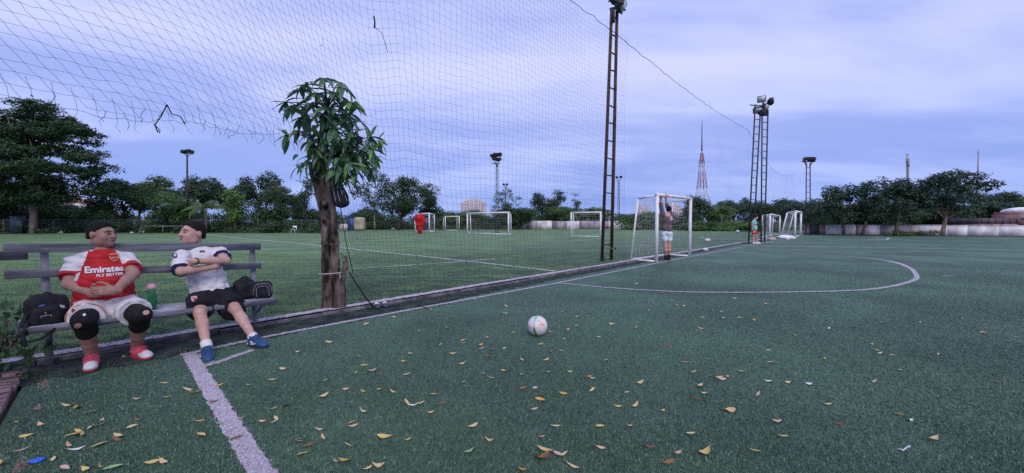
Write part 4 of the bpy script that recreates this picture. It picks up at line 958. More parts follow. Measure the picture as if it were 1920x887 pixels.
T('dark tree behind the small box goal', 1430, 433, 80, (1438, 402, 34, 16), LF_DARK, 34, 13, .85, .31, .2, .42)
T('dark tree behind the tall goal near the wall', 1490, 436, 70, (1492, 400, 36, 24), LF_BLUE, 35, 15, .85, .3, .2, .4)
T('bright weedy bushes along the far pitch past the goal', 1320, 434, 56, (1318, 424, 48, 9), LF_MID, 36, 16, .8, .24, .08, .38, name='shrub', cat='shrub')
T('bright weedy bushes left of the paired masts', 1385, 434, 54, (1388, 424, 38, 9), LF_LITE, 37, 13, .7, .24, .08, .4, name='shrub', cat='shrub')
T('weedy bushes behind the box goal', 1440, 438, 50, (1442, 426, 36, 10), LF_OLIVE, 38, 13, .8, .24, .08, .4, name='shrub', cat='shrub')
for i, (lb, px, cr, nb) in enumerate((('first small tree of the row by the slim lamp mast', 1584, (1580, 392, 42, 36), 18), ('second tree of the row along the low wall', 1617, (1630, 380, 38, 42), 18), ('third tree of the row along the low wall', 1677, (1690, 382, 42, 42), 19),
                                      ('largest leaning tree of the row with a pale trunk', 1767, (1780, 368, 58, 40), 24))):
    T(lb, px, 440, 36.8 - i * .6, cr, LF_BLUE, 50 + i, nb, .72, .23, .13 + .03 * (i == 3), .34, bark=BARKP if i == 3 else BARK, group='row of trees by the low wall', base_z=0.0, flat=.3)
T('dark lower foliage between the row trees', 1640, 436, 44, (1640, 406, 78, 25), LF_DARK, 60, 18, .85, .24, .1, .38, name='shrub', cat='shrub')
T('dark undergrowth behind the leaning row tree', 1745, 436, 48, (1752, 408, 72, 24), LF_DARK, 61, 18, .85, .24, .1, .38, name='shrub', cat='shrub')
T('drooping branchy tree over the dump truck', 1850, 440, 46, (1846, 386, 46, 20), LF_BLUE, 62, 16, .75, .26, .18, .36)
T('green hedge-like trees beyond the dump truck', 1890, 436, 75, (1893, 382, 56, 14), LF_MID, 63, 18, .85, .3, .2, .36)
T('dark tree at the slim lamp mast foot', 1545, 438, 50, (1542, 405, 28, 26), LF_DARK, 64, 12, .85, .25, .14, .42)
for i, (px, rx, ry, lb) in enumerate(((1733, 22, 5, 'scrubby weed clump at the low wall below the leaning tree'), (1708, 12, 3.5, 'small weed clump left of the leaning tree at the wall'), (1782, 9, 3, 'little weed tuft right of the leaning tree at the wall'), (1678, 14, 5, 'weed clump at the third row tree by the wall'))):
    T(lb, px, 442, 35.2, (px, 440.5 - ry * .6, rx, ry), LF_OLIVE, 70 + i, 9, .6, .13, .03, .42, name='shrub', cat='shrub', base_z=0.0)
T('tall rounded tree between the light pole and the pointed tree', 430, 436, 60, (430, 366, 34, 26), LF_DARK, 90, 15, .75, .30, .2, .36)
T('mid green tree standing behind the round bright bush', 262, 436, 56, (262, 372, 34, 26), LF_MID, 91, 14, .75, .28, .18, .38)
T('dark tree filling the gap left of the bare trunk', 548, 437, 54, (548, 388, 30, 28), LF_BLUE, 92, 13, .7, .26, .16, .38)
# the shade tree whose leaves lie on the turf: it stands beside the viewer, outside the picture
def shade_tree():
    r = np.random.default_rng(95); b = np.array([-4.6, -1.9, 0.0]); t = thing('tree', 'spreading shade tree outside the picture at the bench end', 'tree', b)
    blobs = [(np.array([-4.0, -1.4, 4.7]) + r.normal(0, 1, 3) * [1.1, .75, .55], np.array([.75, .7, .5])) for _ in range(14)]
    m = MB(); limbs(m, b, [-4.3, -1.6, 3.4], .17, blobs, r); m.obj('trunk', BARK, t, True)
    V, F = foliage(blobs, .45, .13, r, 8); link('crown', mesh_np('crown', V, F), LF_MID, t)
shade_tree()
# ---- palm
def palm(label, px, base, top, Y, nf, fl, seed):
    r = np.random.default_rng(seed); b = at(px, base, Y); b[2] = 0; c = at(px, top, Y); t = thing('palm_tree', label, 'palm tree', b); m = MB(); m.tube([b, (b + c) / 2 + [.1, 0, 0], c], [.16, .13, .11], 8); m.obj('trunk', BARKP, t, True)
    C, V, n = [], [], 0; Q = []
    for i in range(nf):
        a = r.uniform(0, 6.283); el = r.uniform(.2, 1.15); L = fl * r.uniform(.8, 1.15); P = []
        for j in range(9):
            s = j / 8; e = el - 1.5 * s ** 1.4; P.append((c if j == 0 else P[-1]) + np.array([math.cos(a) * math.cos(e), math.sin(a) * math.cos(e), math.sin(e)]) * L / 8)
        f = MB(); f.tube(P, np.linspace(.035, .008, 9), 4)
        for j in range(1, 9):
            tdir = nrm(P[j] - P[j - 1]); sd = nrm(np.cross(tdir, [0, 0, 1])); ll = L * .26 * math.sin(math.pi * min(.95, .15 + j / 9))
            for q in range(3):
                o = P[j - 1] + (P[j] - P[j - 1]) * q / 3
                for s_ in (-1, 1):
                    tip = o + sd * s_ * ll * .8 + tdir * ll * .45 - np.array([0, 0, ll * .45]); wv_ = tdir * .05; f.quad(o - wv_, o + wv_, tip + wv_ * .3, tip - wv_ * .3)
        f.obj('frond', LF_OLIVE, t)
palm('feathery coconut palm among the trees beside the light pole', 385, 437, 392, 44, 13, 2.9, 3)
palm('small feathery palm right of the goal post', 1352, 432, 402, 58, 10, 2.4, 5)
# ---- low wood behind everything and the creepers on the fence
def mass(name, pts, Y0, hgt, fm, seed, sz, dens, label=None, depth=2.0):
    r = np.random.default_rng(seed); blobs = []
    for (px, py), (qx, qy) in zip(pts[:-1], pts[1:]):
        n = max(1, int(abs(qx - px) / 14))
        for i in range(n):
            u = i / n; x, y = px + (qx - px) * u, py + (qy - py) * u; top = at(x, y, Y0); hh = top[2]; k = 14 * Y0 / 700
            for zz in (.25, .72): blobs.append((np.array([top[0] + r.normal(0, k * .2), Y0 + r.normal(0, depth), hh * zz]), np.array([k * .8, 1.6, hh * .33 * r.uniform(.8, 1.15)])))
    V, F = foliage(blobs, dens, sz, r, 8); o = link(name, mesh_np(name, V, F), fm, kind='stuff'); return tag(o, label)
mass('woods', [(-80, 402), (80, 405), (200, 405), (330, 400), (460, 402), (560, 405), (650, 408), (760, 405), (850, 412), (960, 408), (1050, 404)], 90, 4, LF_DARK, 81, .5, .8)
mass('woods', [(1000, 404), (1120, 401), (1190, 406), (1290, 402), (1330, 398), (1420, 395), (1500, 398), (1560, 394)], 120, 4, LF_BLUE, 82, .6, .8)
mass('woods', [(1500, 405), (1600, 402), (1700, 404), (1800, 402), (1900, 400), (2000, 400), (2150, 400)], 85, 4, LF_DARK, 83, .5, .8)
mass('undergrowth', [(-100, 419), (60, 418), (180, 419), (300, 416), (420, 418), (560, 416), (636, 420)], 46.5, 1, LF_DARK, 84, .25, .7)
mass('undergrowth', [(640, 424), (760, 421), (860, 424), (980, 424)], 68, 1, LF_DARK, 85, .3, .7)
mass('undergrowth', [(1180, 424), (1300, 420), (1400, 421), (1480, 424), (1520, 422)], 64, 1, LF_MID, 86, .3, .7)
# ================================================================== NET, NEAR TREE, BENCH, BAGS
CORD = mat('net_cord', (.020, .024, .030), rough=.8, spec=.2)
s1, s2, s3 = ks(T1.location), ks(T2.location), ks(T3.location)
def top_z(s):
    def seg(a, b, za, zb, sag): u = (s - a) / (b - a); return za + (zb - za) * u - 4 * sag * u * (1 - u)
    return np.where(s < s1, seg(-12., s1, 6.85, 6.62, .12), np.where(s < s2, seg(s1, s2, 6.62, 6.95, .22), seg(s2, s3, 6.85, 6.45, 1.25)))
def slope_at(s): return np.interp(s, [-6, -.6, .1, .8, 1.6, 2.6, 4, 9], [.80, .74, .60, .42, .20, .10, .05, .02])
def net_grid(ss, rows, cell, r):
    n = len(ss); S = np.zeros((rows + 1, n)); Z = np.zeros((rows + 1, n)); S[0] = ss; Z[0] = top_z(ss)
    for i in range(rows):
        a = np.arctan(slope_at(S[i])); S[i + 1] = S[i] + cell * np.sin(a); Z[i + 1] = Z[i] - cell * np.cos(a)
    S += r.normal(0, .006, S.shape); Z += r.normal(0, .006, Z.shape)
    sm = 2.45 + (4.6 - Z) * .12
    Z -= .16 * np.exp(-((S - sm + .25) / .38) ** 2) * np.clip((Z - 1.2) / 2, 0, 1) - .05 * np.exp(-((S - sm - .25) / .3) ** 2)
    Z += .02 * np.sin(S * 2.1 + Z) + .015 * np.sin(S * 5.3 - Z * 2.0)
    O = .05 + .07 * np.sin(S * .9 + Z * .7) * np.clip(Z / 2, .0, 1) + .03 * np.sin(S * 2.3 - Z * 1.3) + r.normal(0, .006, S.shape)
    return S, Z, O
nr_ = np.random.default_rng(17)
net = thing('barrier_net', 'tall dark netting hung between the masts, torn open above the bench', 'net', K(s1, 0))
Vs, Fs_, nv = [], [], 0; KN = []
for (sa, sb, cell, rad) in ((-8.5, s1, .125, .00145), (s1, s2, .125, .0005), (s2, s3, .25, .0007)):
    ss = np.arange(sa, sb, cell); rows = int(6.9 / cell); S, Z, O = net_grid(ss, rows, cell, nr_)
    P = np.stack([K0[0] + kd[0] * S + kn[0] * (O - .05), K0[1] + kd[1] * S + kn[1] * (O - .05), Z], -1)
    edge = 2.28 + .04 * np.sin(S * 7) + .03 * np.sin(S * 17)
    ok_ = ((Z > edge) | (S > 1.72 + (2.1 - Z) * .22)) & (Z > FZ + .01)
    hole = nr_.uniform(size=S.shape) < .006
    A = []
    for (u, v, du) in ((P[:-1], P[1:], 0), (P[:, :-1], P[:, 1:], 1)):
        o = (ok_[:-1] & ok_[1:]) if du == 0 else (ok_[:, :-1] & ok_[:, 1:]); o &= ~(hole[:-1] if du == 0 else hole[:, :-1])
        a, b = u[o], v[o]; L = np.linalg.norm(a - b, axis=1); k = L < cell * 1.9; a, b = a[k], b[k]
        md = (a + b) / 2 - [0, 0, .004] + nr_.normal(0, .004, a.shape)
        A += [np.stack([a, md], 1), np.stack([md, b], 1)] if sa < 0 else [np.stack([a, b], 1)]
    V, F = prism_cords(np.concatenate(A), rad); Vs.append(V); Fs_.append(F + nv); nv += len(V)
    if sa < 0: KN = P[ok_ & (S < 9)]
    if sa < 0:                                   # loose ends under the torn edge
        D = []
        for j in range(S.shape[1]):
            col = np.where(ok_[:, j] & (S[:, j] < 1.7))[0]
            if len(col) and -1.6 < S[col[-1], j] < 1.7 and nr_.uniform() < .75:
                p = P[col[-1], j]; L = nr_.uniform(.05, .16) * (1.6 if S[col[-1], j] > 1.0 else 1); q = [p]
                for t in range(4): q.append(q[-1] + np.array([kd[0], kd[1], 0]) * nr_.normal(0, .018) + [0, 0, -L / 4])
                D += [np.stack([q[t], q[t + 1]]) for t in range(4)]
        V, F = prism_cords(np.array(D), .0024); Vs.append(V); Fs_.append(F + nv); nv += len(V)
link('net_mesh', mesh_np('net_mesh', np.concatenate(Vs), np.concatenate(Fs_)), CORD, net, 'stuff')
oc = np.array([[1, 0, 0], [-1, 0, 0], [0, 1, 0], [0, -1, 0], [0, 0, 1], [0, 0, -1]]) * .0038; of = np.array([[0, 2, 4], [2, 1, 4], [1, 3, 4], [3, 0, 4], [2, 0, 5], [1, 2, 5], [3, 1, 5], [0, 3, 5]])
V = (KN[:, None, :] + oc[None]).reshape(-1, 3); F = (np.arange(len(KN))[:, None, None] * 6 + of[None]).reshape(-1, 3)
link('knot', mesh_np('knot', V, F), CORD, net, 'stuff')
for a, b, m_ in ((-8.5, s1, 90), (s1, s2, 70), (s2, s3, 50)):
    ss = np.linspace(a, b, m_); zz = top_z(ss); q = MB(); q.tube([K(s, .0 + nr_.normal(0, .012), z + nr_.normal(0, .012)) for s, z in zip(ss, zz)], .007 if a < s1 else .008, 5); q.obj('head_rope', CORD, net, True)
q = MB(); pl = lambda px, py, s_off=0.0: at(px, py, K(0)[1]) if False else None
def on_net(px, py, off=.0):                         # the point of the net's upright plane behind a photo pixel
    d = ray(px, py); o = np.array([0, 0, CAM_H]); t = (np.dot(K0[:2], kn[:2]) + off) / np.dot(d[:2], kn[:2]); return o + d * t
q.tube([on_net(313, 196), on_net(302, 218), on_net(290, 234), on_net(296, 248)], .006, 5); q.tube([on_net(313, 196), on_net(322, 214), on_net(338, 218), on_net(347, 233)], .006, 5)
q.tube([on_net(290, 234), on_net(300, 244), on_net(299, 250)], .004, 5); q.obj('loose_rope', CORD, net, True)
q = MB(); q.tube([on_net(632, 330, .05), on_net(640, 400), on_net(648, 450), on_net(662, 512, .02)], .006, 5); q.tube([on_net(655, 510, .04), on_net(668, 532, .05), on_net(684, 556, .06), on_net(699, 574, .08)], .011, 6); q.obj('edge_rope', CORD, net, True)
q = MB(); q.tube([on_net(701, 30), on_net(703, 42), on_net(702, 52)], .012, 5); q.tube([on_net(702, 50), on_net(716, 62), on_net(722, 80), on_net(727, 98)], .004, 5); q.obj('repair_knot', CORD, net, True)
hz_ = lambda s_: 2.27 + .03 * math.sin(s_ * 6) + .05 * max(0, s_) + .012 * math.sin(s_ * 50)
for dz_, sa_, sb_ in ((0, -3.5, 1.35),): q = MB(); q.tube([K(s_, .0, hz_(s_) + dz_ + .01 * math.sin(s_ * 23 + dz_ * 40)) for s_ in np.arange(sa_, sb_, .06)], .0018, 4); q.obj('edge_cord', CORD, net)
D = []
for s_ in np.arange(-3.4, 1.5, .125):
    z_ = hz_(s_); p = K(s_ + nr_.normal(0, .01), 0, z_ + .21); D.append([p, K(s_ + .02, 0, z_ + .10)]); D.append([D[-1][1], K(s_ + .03, 0, z_)]); q_ = D[-1][1]
    for t in range(4):
        n_ = q_ + kd * nr_.normal(.004, .014) + [0, 0, -nr_.uniform(.012, .04) * (1.8 if s_ > 1 else 1)]; D.append([q_, n_]); q_ = n_
V, F = prism_cords(np.array(D), .0015); link('loose_cord', mesh_np('loose_cord', V, F), CORD, net, 'stuff')
# red shirt caught on the net
c = on_net(787, 415, .05); s = SDF(); k = c[1] / 700
X_ = lambda px, py, o=.05: on_net(px, py, o)
s.ell(X_(785, 409), (.075, .05, .055), k=.03).ell(X_(788, 417), (.080, .055, .075), k=.03).chain([X_(786, 422), X_(787, 430), X_(787.5, 436)], [.055, .036, .026], .03).chain([X_(790, 402), X_(792, 406)], [.018, .03], .02)
RED = mat('red_cloth', (.42, .012, .020), (.56, .03, .035), 12, .8, .2)
tag(link('shirt', s.mesh('shirt', .006, lambda P: .009 * np.sin((P @ np.array([85., 85., 10.])) + 1.2 * np.sin(P[..., 2] * 25)) + wav(P, .004, 40, 5)), RED), 'crumpled bright red shirt caught hanging on the net', 'shirt')
# ---- slippers by the kerb
NAVY = mat('navy_rubber', (.025, .03, .06), (.05, .055, .10), 6, .5, .4)
sl = thing('shoe', 'dark navy slip-on shoe with white lining nearest the rope by the kerb', 'shoe', gnd(707, 577), 'pair of slip-on shoes'); sl2 = thing('shoe', 'dark navy slip-on shoe with white lining, the farther one of the pair', 'shoe', gnd(722, 575), 'pair of slip-on shoes')
for t, (px, py) in ((sl, (707, 577)), (sl2, (722, 575.5))):
    b = gnd(px, py); f = nrm([-.45, .9, 0]); A = np.array([f, [-f[1], f[0], 0], [0, 0, 1.]])
    s = SDF().ell(b + [0, 0, .02], (.115, .045, .022), A).ell(b - f * .035 + [0, 0, .035], (.06, .042, .035), A, k=.02).ell(b + f * .03 + [0, 0, .06], (.055, .030, .040), A, k=.01, op='s')
    link('upper', s.mesh('upper', .005), NAVY, t); s = SDF().ell(b + f * .015 + [0, 0, .056], (.060, .034, .020), A); link('lining', s.mesh('lining', .005), WPAINT, t)

# ------------------------------------------------------------------ leafy trunk beside the bench
tb = gnd(625, 583); YT = tb[1]; P3 = lambda px, py, dy=0.0: at(px, py, YT + dy)
ntree = thing('tree', 'pollarded bare trunk with a leafy mop and striped bag beside the bench', 'tree', tb)
s = SDF()
s.chain([P3(614, 590), P3(612, 500), P3(610, 430), P3(606, 380), P3(601, 340), P3(598, 318)], [.078, .060, .056, .072, .095, .090], .02)
s.chain([P3(634, 588, .02), P3(630, 520, .0), P3(627, 450, -.01), P3(622, 400), P3(618, 360)], [.092, .056, .048, .050, .055], .006)
s.chain([P3(640, 588, .05), P3(641, 545, .03), P3(640, 520)], [.07, .055, .03], .04)
s.chain([P3(618, 350), P3(630, 325), P3(640, 300)], [.09, .08, .05], .05).chain([P3(594, 335, -.05), P3(588, 326, -.05)], [.07, .06], .04).chain([P3(640, 535), P3(647, 500, -.02), P3(649, 480, -.02)], [.03, .026, .012], .02)
s.ell(P3(610, 382, -.09), (.04, .03, .04), k=.03).ell(P3(608, 415, -.08), (.03, .02, .03), k=.02)
BT = mat('trunk_bark', (.022, .015, .014), (.205, .160, .150), 11, .95, .15, bump=1.0, bscale=30, stretch=(1, 1, .3), lo=.40, hi=.66)
link('trunk', s.mesh('trunk', .009, lambda X: wav(X * [1, 1, .3], .009, 60, 3) + wav(X * [1, 1, .7], .006, 130, 5) + rid(X, .006, 45, 7, 3, (1, 1, .4))), BT, ntree)
br_ = MB(); lrng = np.random.default_rng(33)
CL = [(574, 155), (608, 143), (635, 150), (563, 164), (556, 193), (534, 189), (541, 200), (597, 171), (622, 168), (647, 162), (590, 216), (622, 211), (658, 189), (671, 196), (556, 243), (534, 252), (595, 256), (579, 265), (626, 238), (658, 243), (680, 227), (665, 256), (698, 256), (714, 264),
      (635, 265), (613, 283), (647, 288), (680, 283), (700, 282), (706, 296), (685, 306), (658, 308), (640, 318), (579, 306), (563, 216), (601, 231), (613, 198), (644, 222), (668, 300), (583, 190), (640, 340), (655, 332), (602, 296), (638, 300), (668, 318), (622, 322), (692, 318), (588, 284), (650, 268)]
hub = [P3(606, 318), P3(630, 312), P3(614, 250), P3(612, 205), P3(645, 280), P3(585, 262)]
for a, b, r0 in ((hub[0], hub[2], .045), (hub[2], hub[3], .03), (hub[3], P3(608, 155), .02), (hub[1], hub[4], .04), (hub[0], hub[5], .03), (hub[4], P3(680, 262), .025)): br_.tube([a, (a + b) / 2 + lrng.normal(0, .02, 3), b], [r0, r0 * .85, r0 * .6], 6)
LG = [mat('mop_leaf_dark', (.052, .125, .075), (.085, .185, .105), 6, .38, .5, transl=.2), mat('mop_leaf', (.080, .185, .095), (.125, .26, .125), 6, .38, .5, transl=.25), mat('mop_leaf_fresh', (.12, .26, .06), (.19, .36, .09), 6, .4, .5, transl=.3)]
def mop_leaf(seed, droop):
    r = np.random.default_rng(seed); n = 7; V = []
    for i in range(n):
        t = i / (n - 1); hw = .13 * math.sin(math.pi * min(1, .06 + t * .94)) ** .75 * (1.1 - .35 * t) + .004; x = t - .15 * droop * t * t; z = -droop * t * t * .55
        for v in (-1, -.5, 0, .5, 1): V.append([x, v * hw, z + abs(v) * hw * .35 + r.normal(0, .006)])
    F = [[i * 5 + j, (i + 1) * 5 + j, (i + 1) * 5 + j + 1, i * 5 + j + 1] for i in range(n - 1) for j in range(4)]
    me = mesh_np('leaf', V, F, True); me.materials.append(None); return me
MOP = [mop_leaf(1, .3), mop_leaf(2, .7), mop_leaf(3, 1.1), mop_leaf(4, .05)]
nleaf = 0; RESTV, RESTF, rn = [], [], 0
def put_leaf(p, d, L, m_):
    global nleaf
    x = nrm(d); side = nrm(np.cross([0, 0, 1], x) + lrng.normal(0, .25, 3)); side = nrm(side - x * np.dot(side, x)); z = np.cross(x, side)
    o = bpy.data.objects.new('leaf', MOP[lrng.integers(4)]); COL.objects.link(o)
    M4 = Matrix(((x[0], side[0], z[0], 0), (x[1], side[1], z[1], 0), (x[2], side[2], z[2], 0), (0, 0, 0, 1))).to_quaternion()
    o.rotation_mode = 'QUATERNION'; o.rotation_quaternion = M4; o.location = tuple(p); o.scale = (L, L * lrng.uniform(.8, 1.15), L)
    o.material_slots[0].link = 'OBJECT'; o.material_slots[0].material = m_; o.parent = ntree; o.matrix_parent_inverse = world_of(ntree).inverted(); nleaf += 1
for px, py in CL:
    dep = lrng.uniform(-.42, .32) * (1 - abs(px - 625) / 160); c = P3(px, py, dep); h = min(hub, key=lambda q: np.linalg.norm(q - c)); outd = nrm((c - P3(615, 255)) + [0, 0, .12]); c = c - outd * .03
    br_.tube([h, (h + c) / 2 + [0, 0, .04], c], [.012, .009, .006], 5); k = 6
    fresh = (px, py) in ((590, 216), (714, 264), (671, 196), (640, 340), (706, 296), (655, 332)); a0 = lrng.uniform(0, 6.28)
    u = nrm(np.cross(outd, [.3, .2, 1])); v = np.cross(outd, u)
    for i in range(k):
        a = a0 + 6.283 * i / k + lrng.normal(0, .15); d = outd * lrng.uniform(.25, .65) + u * math.cos(a) + v * math.sin(a) - np.array([0, 0, .62]); d[1] *= .9
        put_leaf(c, d, lrng.uniform(.20, .29) * (.8 if fresh else 1), LG[2] if fresh or lrng.uniform() < .14 else LG[lrng.integers(2)])
for i in range(6): put_leaf(P3(647 + lrng.normal(0, 5), 497 + lrng.normal(0, 13), -.05), lrng.normal(0, 1, 3) + [.3, -.3, 0], lrng.uniform(.06, .12), LG[2 if i % 2 else 1])
br_.obj('branch', BT, ntree, True)
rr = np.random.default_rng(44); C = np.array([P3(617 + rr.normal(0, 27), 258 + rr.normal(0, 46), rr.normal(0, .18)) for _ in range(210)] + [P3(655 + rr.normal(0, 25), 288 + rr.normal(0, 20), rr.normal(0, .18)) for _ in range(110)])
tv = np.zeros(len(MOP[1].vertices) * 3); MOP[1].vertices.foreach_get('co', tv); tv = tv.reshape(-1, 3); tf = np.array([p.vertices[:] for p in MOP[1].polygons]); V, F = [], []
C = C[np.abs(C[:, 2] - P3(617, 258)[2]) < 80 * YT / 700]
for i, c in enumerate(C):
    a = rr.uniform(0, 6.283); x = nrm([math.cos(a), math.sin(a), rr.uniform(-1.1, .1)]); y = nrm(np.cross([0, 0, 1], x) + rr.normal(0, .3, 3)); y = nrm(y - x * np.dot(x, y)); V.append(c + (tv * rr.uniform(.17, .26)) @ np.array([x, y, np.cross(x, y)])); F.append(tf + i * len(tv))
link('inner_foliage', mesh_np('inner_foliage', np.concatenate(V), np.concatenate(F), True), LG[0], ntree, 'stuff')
q = MB(); th = np.linspace(0, 6.283, 25); cc = P3(622, 512, .0)
q.tube([cc + np.array([math.cos(t) * .165, math.sin(t) * .15, .012 * math.sin(t * 1 + 2.2)]) for t in th], .0085, 6, False); q.tube([cc + [.14, -.07, 0], cc + [.17, -.1, -.04], cc + [.15, -.1, -.09]], .006, 5); q.obj('tie_wire', mat('pale_wire', (.32, .30, .33), (.45, .43, .46), 5, .6), ntree, True)
q = MB(); q.tube([P3(621, 458, -.06) + np.array([math.cos(t) * .078, math.sin(t) * .074, 0]) for t in th], .012, 6, False); q.obj('bark_ring', BT, ntree, True)
# bag hung on the trunk
hb = thing('bag', 'small black drawstring bag with white stripes hanging on the tree trunk', 'bag', P3(634, 372, -.12)); dy = -.15
BLK = mat('black_fabric', (.010, .010, .014), (.024, .024, .03), 18, .85, .25, bump=.3, bscale=90); WST = mat('white_piping', (.45, .45, .50), rough=.6)
s = SDF().chain([P3(628, 345, dy), P3(632, 362, dy), P3(637, 380, dy)], [.035, .075, .085], .03).chain([P3(640, 352, dy - .01), P3(645, 368, dy - .01), P3(647, 380, dy - .01)], [.03, .05, .055], .03).cut(P3(640, 390, dy), (-.25, 0, -1), .02)
link('body', s.mesh('body', .006, lambda X: wav(X, .005, 60, 2)), BLK, hb)
def onto(S, p, view, off=.003, start=.3):                # drop a point onto a solid's skin along a direction
    p = np.asarray(p, float); v = nrm(view); x = p - v * start
    for _ in range(60):
        d = float(S(x[None])[0]) - off
        if abs(d) < .0006: break
        x = x + v * d * .8
    return x
q = MB()
for pts in ([(627, 345), (626, 360), (629, 375), (634, 388)], [(632, 346), (633, 360), (637, 375), (640, 387)], [(636, 345), (643, 356), (648, 368), (651, 378)], [(633, 350), (638, 352), (641, 362), (645, 384)]):
    q.tube([onto(s, P3(px, py, dy), ray(px, py), .002) for px, py in pts], .0035, 5)
q.obj('piping', WST, hb, True); q = MB(); q.tube([P3(628, 345, dy), P3(624, 330, -.1), P3(629, 322, -.05)], .008, 5); q.obj('cord', BLK, hb)

# ------------------------------------------------------------------ the bench
B0 = gnd(93, 685); B0[2] = 0; B1 = gnd(478, 611); bd = nrm(np.array([B1[0] - B0[0], B1[1] - B0[1], 0])); bn = np.array([bd[1], -bd[0], 0.])
BL = np.linalg.norm((B1 - B0)[:2]); up = np.array([0, 0, 1.])
def BP(t, n, z): p = B0 + bd * t + bn * n; return np.array([p[0], p[1], z])
def bz(t, zl, zr): return zl + (zr - zl) * (t + .2) / 1.95
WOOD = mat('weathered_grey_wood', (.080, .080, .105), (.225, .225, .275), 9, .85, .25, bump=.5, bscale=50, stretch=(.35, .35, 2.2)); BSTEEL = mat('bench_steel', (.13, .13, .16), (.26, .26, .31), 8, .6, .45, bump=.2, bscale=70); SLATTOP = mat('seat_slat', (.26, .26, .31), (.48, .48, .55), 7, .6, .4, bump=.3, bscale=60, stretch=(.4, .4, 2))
bench = thing('bench', 'grey slatted bench with two men sitting on it', 'bench', B0)
for t in (0.0, BL):
    q = MB(); q.beam(BP(t, 0, .0), BP(t, -.03, bz(t, 1.06, .975)), .048, .048, up=(bn[0], bn[1], 0), bev=.006); q.obj('post', BSTEEL, bench)
    q = MB(); q.beam(BP(t, .02, bz(t, .385, .325)), BP(t, .44, bz(t, .395, .335)), .045, .05, bev=.004); q.beam(BP(t, .03, bz(t, .20, .16)), BP(t, .30, bz(t, .37, .31)), .03, .03); q.obj('seat_bracket', BSTEEL, bench)
for zl, zr, h_ in ((1.035, .955, .078), (.82, .725, .072)):
    q = MB(); q.beam(BP(-.21, .045, zl), BP(1.62, .045, zr), .028, h_, up=up, bev=.004); q.obj('back_slat', WOOD, bench)
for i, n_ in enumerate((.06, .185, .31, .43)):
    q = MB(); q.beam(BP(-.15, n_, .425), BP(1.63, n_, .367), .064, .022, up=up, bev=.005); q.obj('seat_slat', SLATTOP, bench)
q = MB(); q.beam(BP(-.15, .482, .412), BP(1.63, .482, .354), .012, .050, up=up); q.obj('seat_rail', WOOD, bench)
b2 = thing('bench', 'neighbouring empty grey bench at the picture edge, only one back slat showing', 'bench', BP(-.9, -.1, 0))
q = MB(); q.beam(BP(-.085, -.09, .965), BP(-1.7, -.09, .975), .028, .075, up=up, bev=.004); q.obj('back_slat', WOOD, b2)
q = MB(); q.beam(BP(-1.7, -.09, .72), BP(-.62, -.09, .72), .028, .07, up=up, bev=.004); q.obj('back_slat', WOOD, b2)
for t in (-1.5, -.75): q = MB(); q.beam(BP(t, -.14, 0), BP(t, -.14, 1.0), .06, .06, up=(bn[0], bn[1], 0)); q.obj('post', BSTEEL, b2)
for n_ in (-.05, .05, .15): q = MB(); q.beam(BP(-1.7, n_, .41), BP(-.62, n_, .41), .07, .028, up=up, bev=.005); q.obj('seat_slat', SLATTOP, b2)
# ---- bottle
bp = BP(.62, .26, bz(.62, .439, .379)); bo = thing('bottle', 'green water bottle with pink lid standing between the two men', 'bottle', bp)
GPL = bpy.data.materials.new('green_plastic'); GPL.use_nodes = True; pb = GPL.node_tree.nodes['Principled BSDF']; pb.inputs['Base Color'].default_value = (.10, .42, .20, 1); pb.inputs['Transmission Weight'].default_value = .75; pb.inputs['Roughness'].default_value = .18; pb.inputs['IOR'].default_value = 1.2
q = MB(); pr = [(0, .040), (.01, .044), (.10, .043), (.115, .040), (.13, .043), (.185, .043), (.20, .036)]; q.tube([bp + [0, 0, z] for z, _ in pr], [r for _, r in pr], 20); q.obj('body', GPL, bo, True)
q = MB(); q.tube([bp + [0, 0, .004], bp + [0, 0, .11]], .0385, 18); q.obj('contents', mat('dark_drink', (.05, .075, .03), rough=.2), bo, True)
q = MB(); q.tube([bp + [0, 0, .197], bp + [0, 0, .203], bp + [0, 0, .225], bp + [0, 0, .232], bp + [0, 0, .245]], [.038, .041, .041, .03, .026], 18); q.obj('lid', mat('pink_plastic', (.62, .30, .36), rough=.4), bo, True)
# ---- backpack on the left bench end
bk = thing('backpack', 'black backpack slumped on the bench end beside the red player', 'backpack', BP(-.02, .25, .43)); fz = np.array([bn[0], bn[1], 0]); Ab = np.array([bd, -bn, up])
BS_ = .70; kc = BP(-.01, .33, .525); tl = np.array([bd * .97 + up * .1, -bn, up])
s = SDF().box(kc, (.112, .085, .118), Ab, .06).ell(kc + up * .085 - bd * .01, (.088, .075, .06), Ab, k=.05).box(kc + bn * .07 - up * .03, (.08, .04, .07), Ab, .03, k=.025).ell(kc - up * .08 - bd * .07, (.07, .075, .05), Ab, k=.04)
link('body', s.mesh('body', .007, lambda X: wav(X, .008, 35, 3) + wav(X, .004, 80, 6)), BLK, bk); SB = s
q = MB(); q.tube([kc - bd * .10 + bn * .05, kc - bd * .14 - up * .10 + bn * .14, kc - bd * .12 - up * .19 + bn * .20, kc - bd * .04 - up * .18 + bn * .20, kc + bd * .03 - up * .12 + bn * .15], .010, 6)
q.obj('strap', BLK, bk, True); q = MB(); q.tube([kc - bd * .10 - up * .05 + bn * .08, kc - bd * .13 - up * .13 + bn * .20, kc - bd * .12 - up * .21 + bn * .235], .014, 6); q.obj('strap', BLK, bk, True); q = MB(); q.tube([kc + up * .125 - bd * .04, kc + up * .155, kc + up * .125 + bd * .04], .008, 6); q.obj('handle', BLK, bk, True)
q = MB(); e = lambda a, b: onto(s, kc + bd * a * .72 + up * b * .72, -bn, .004)
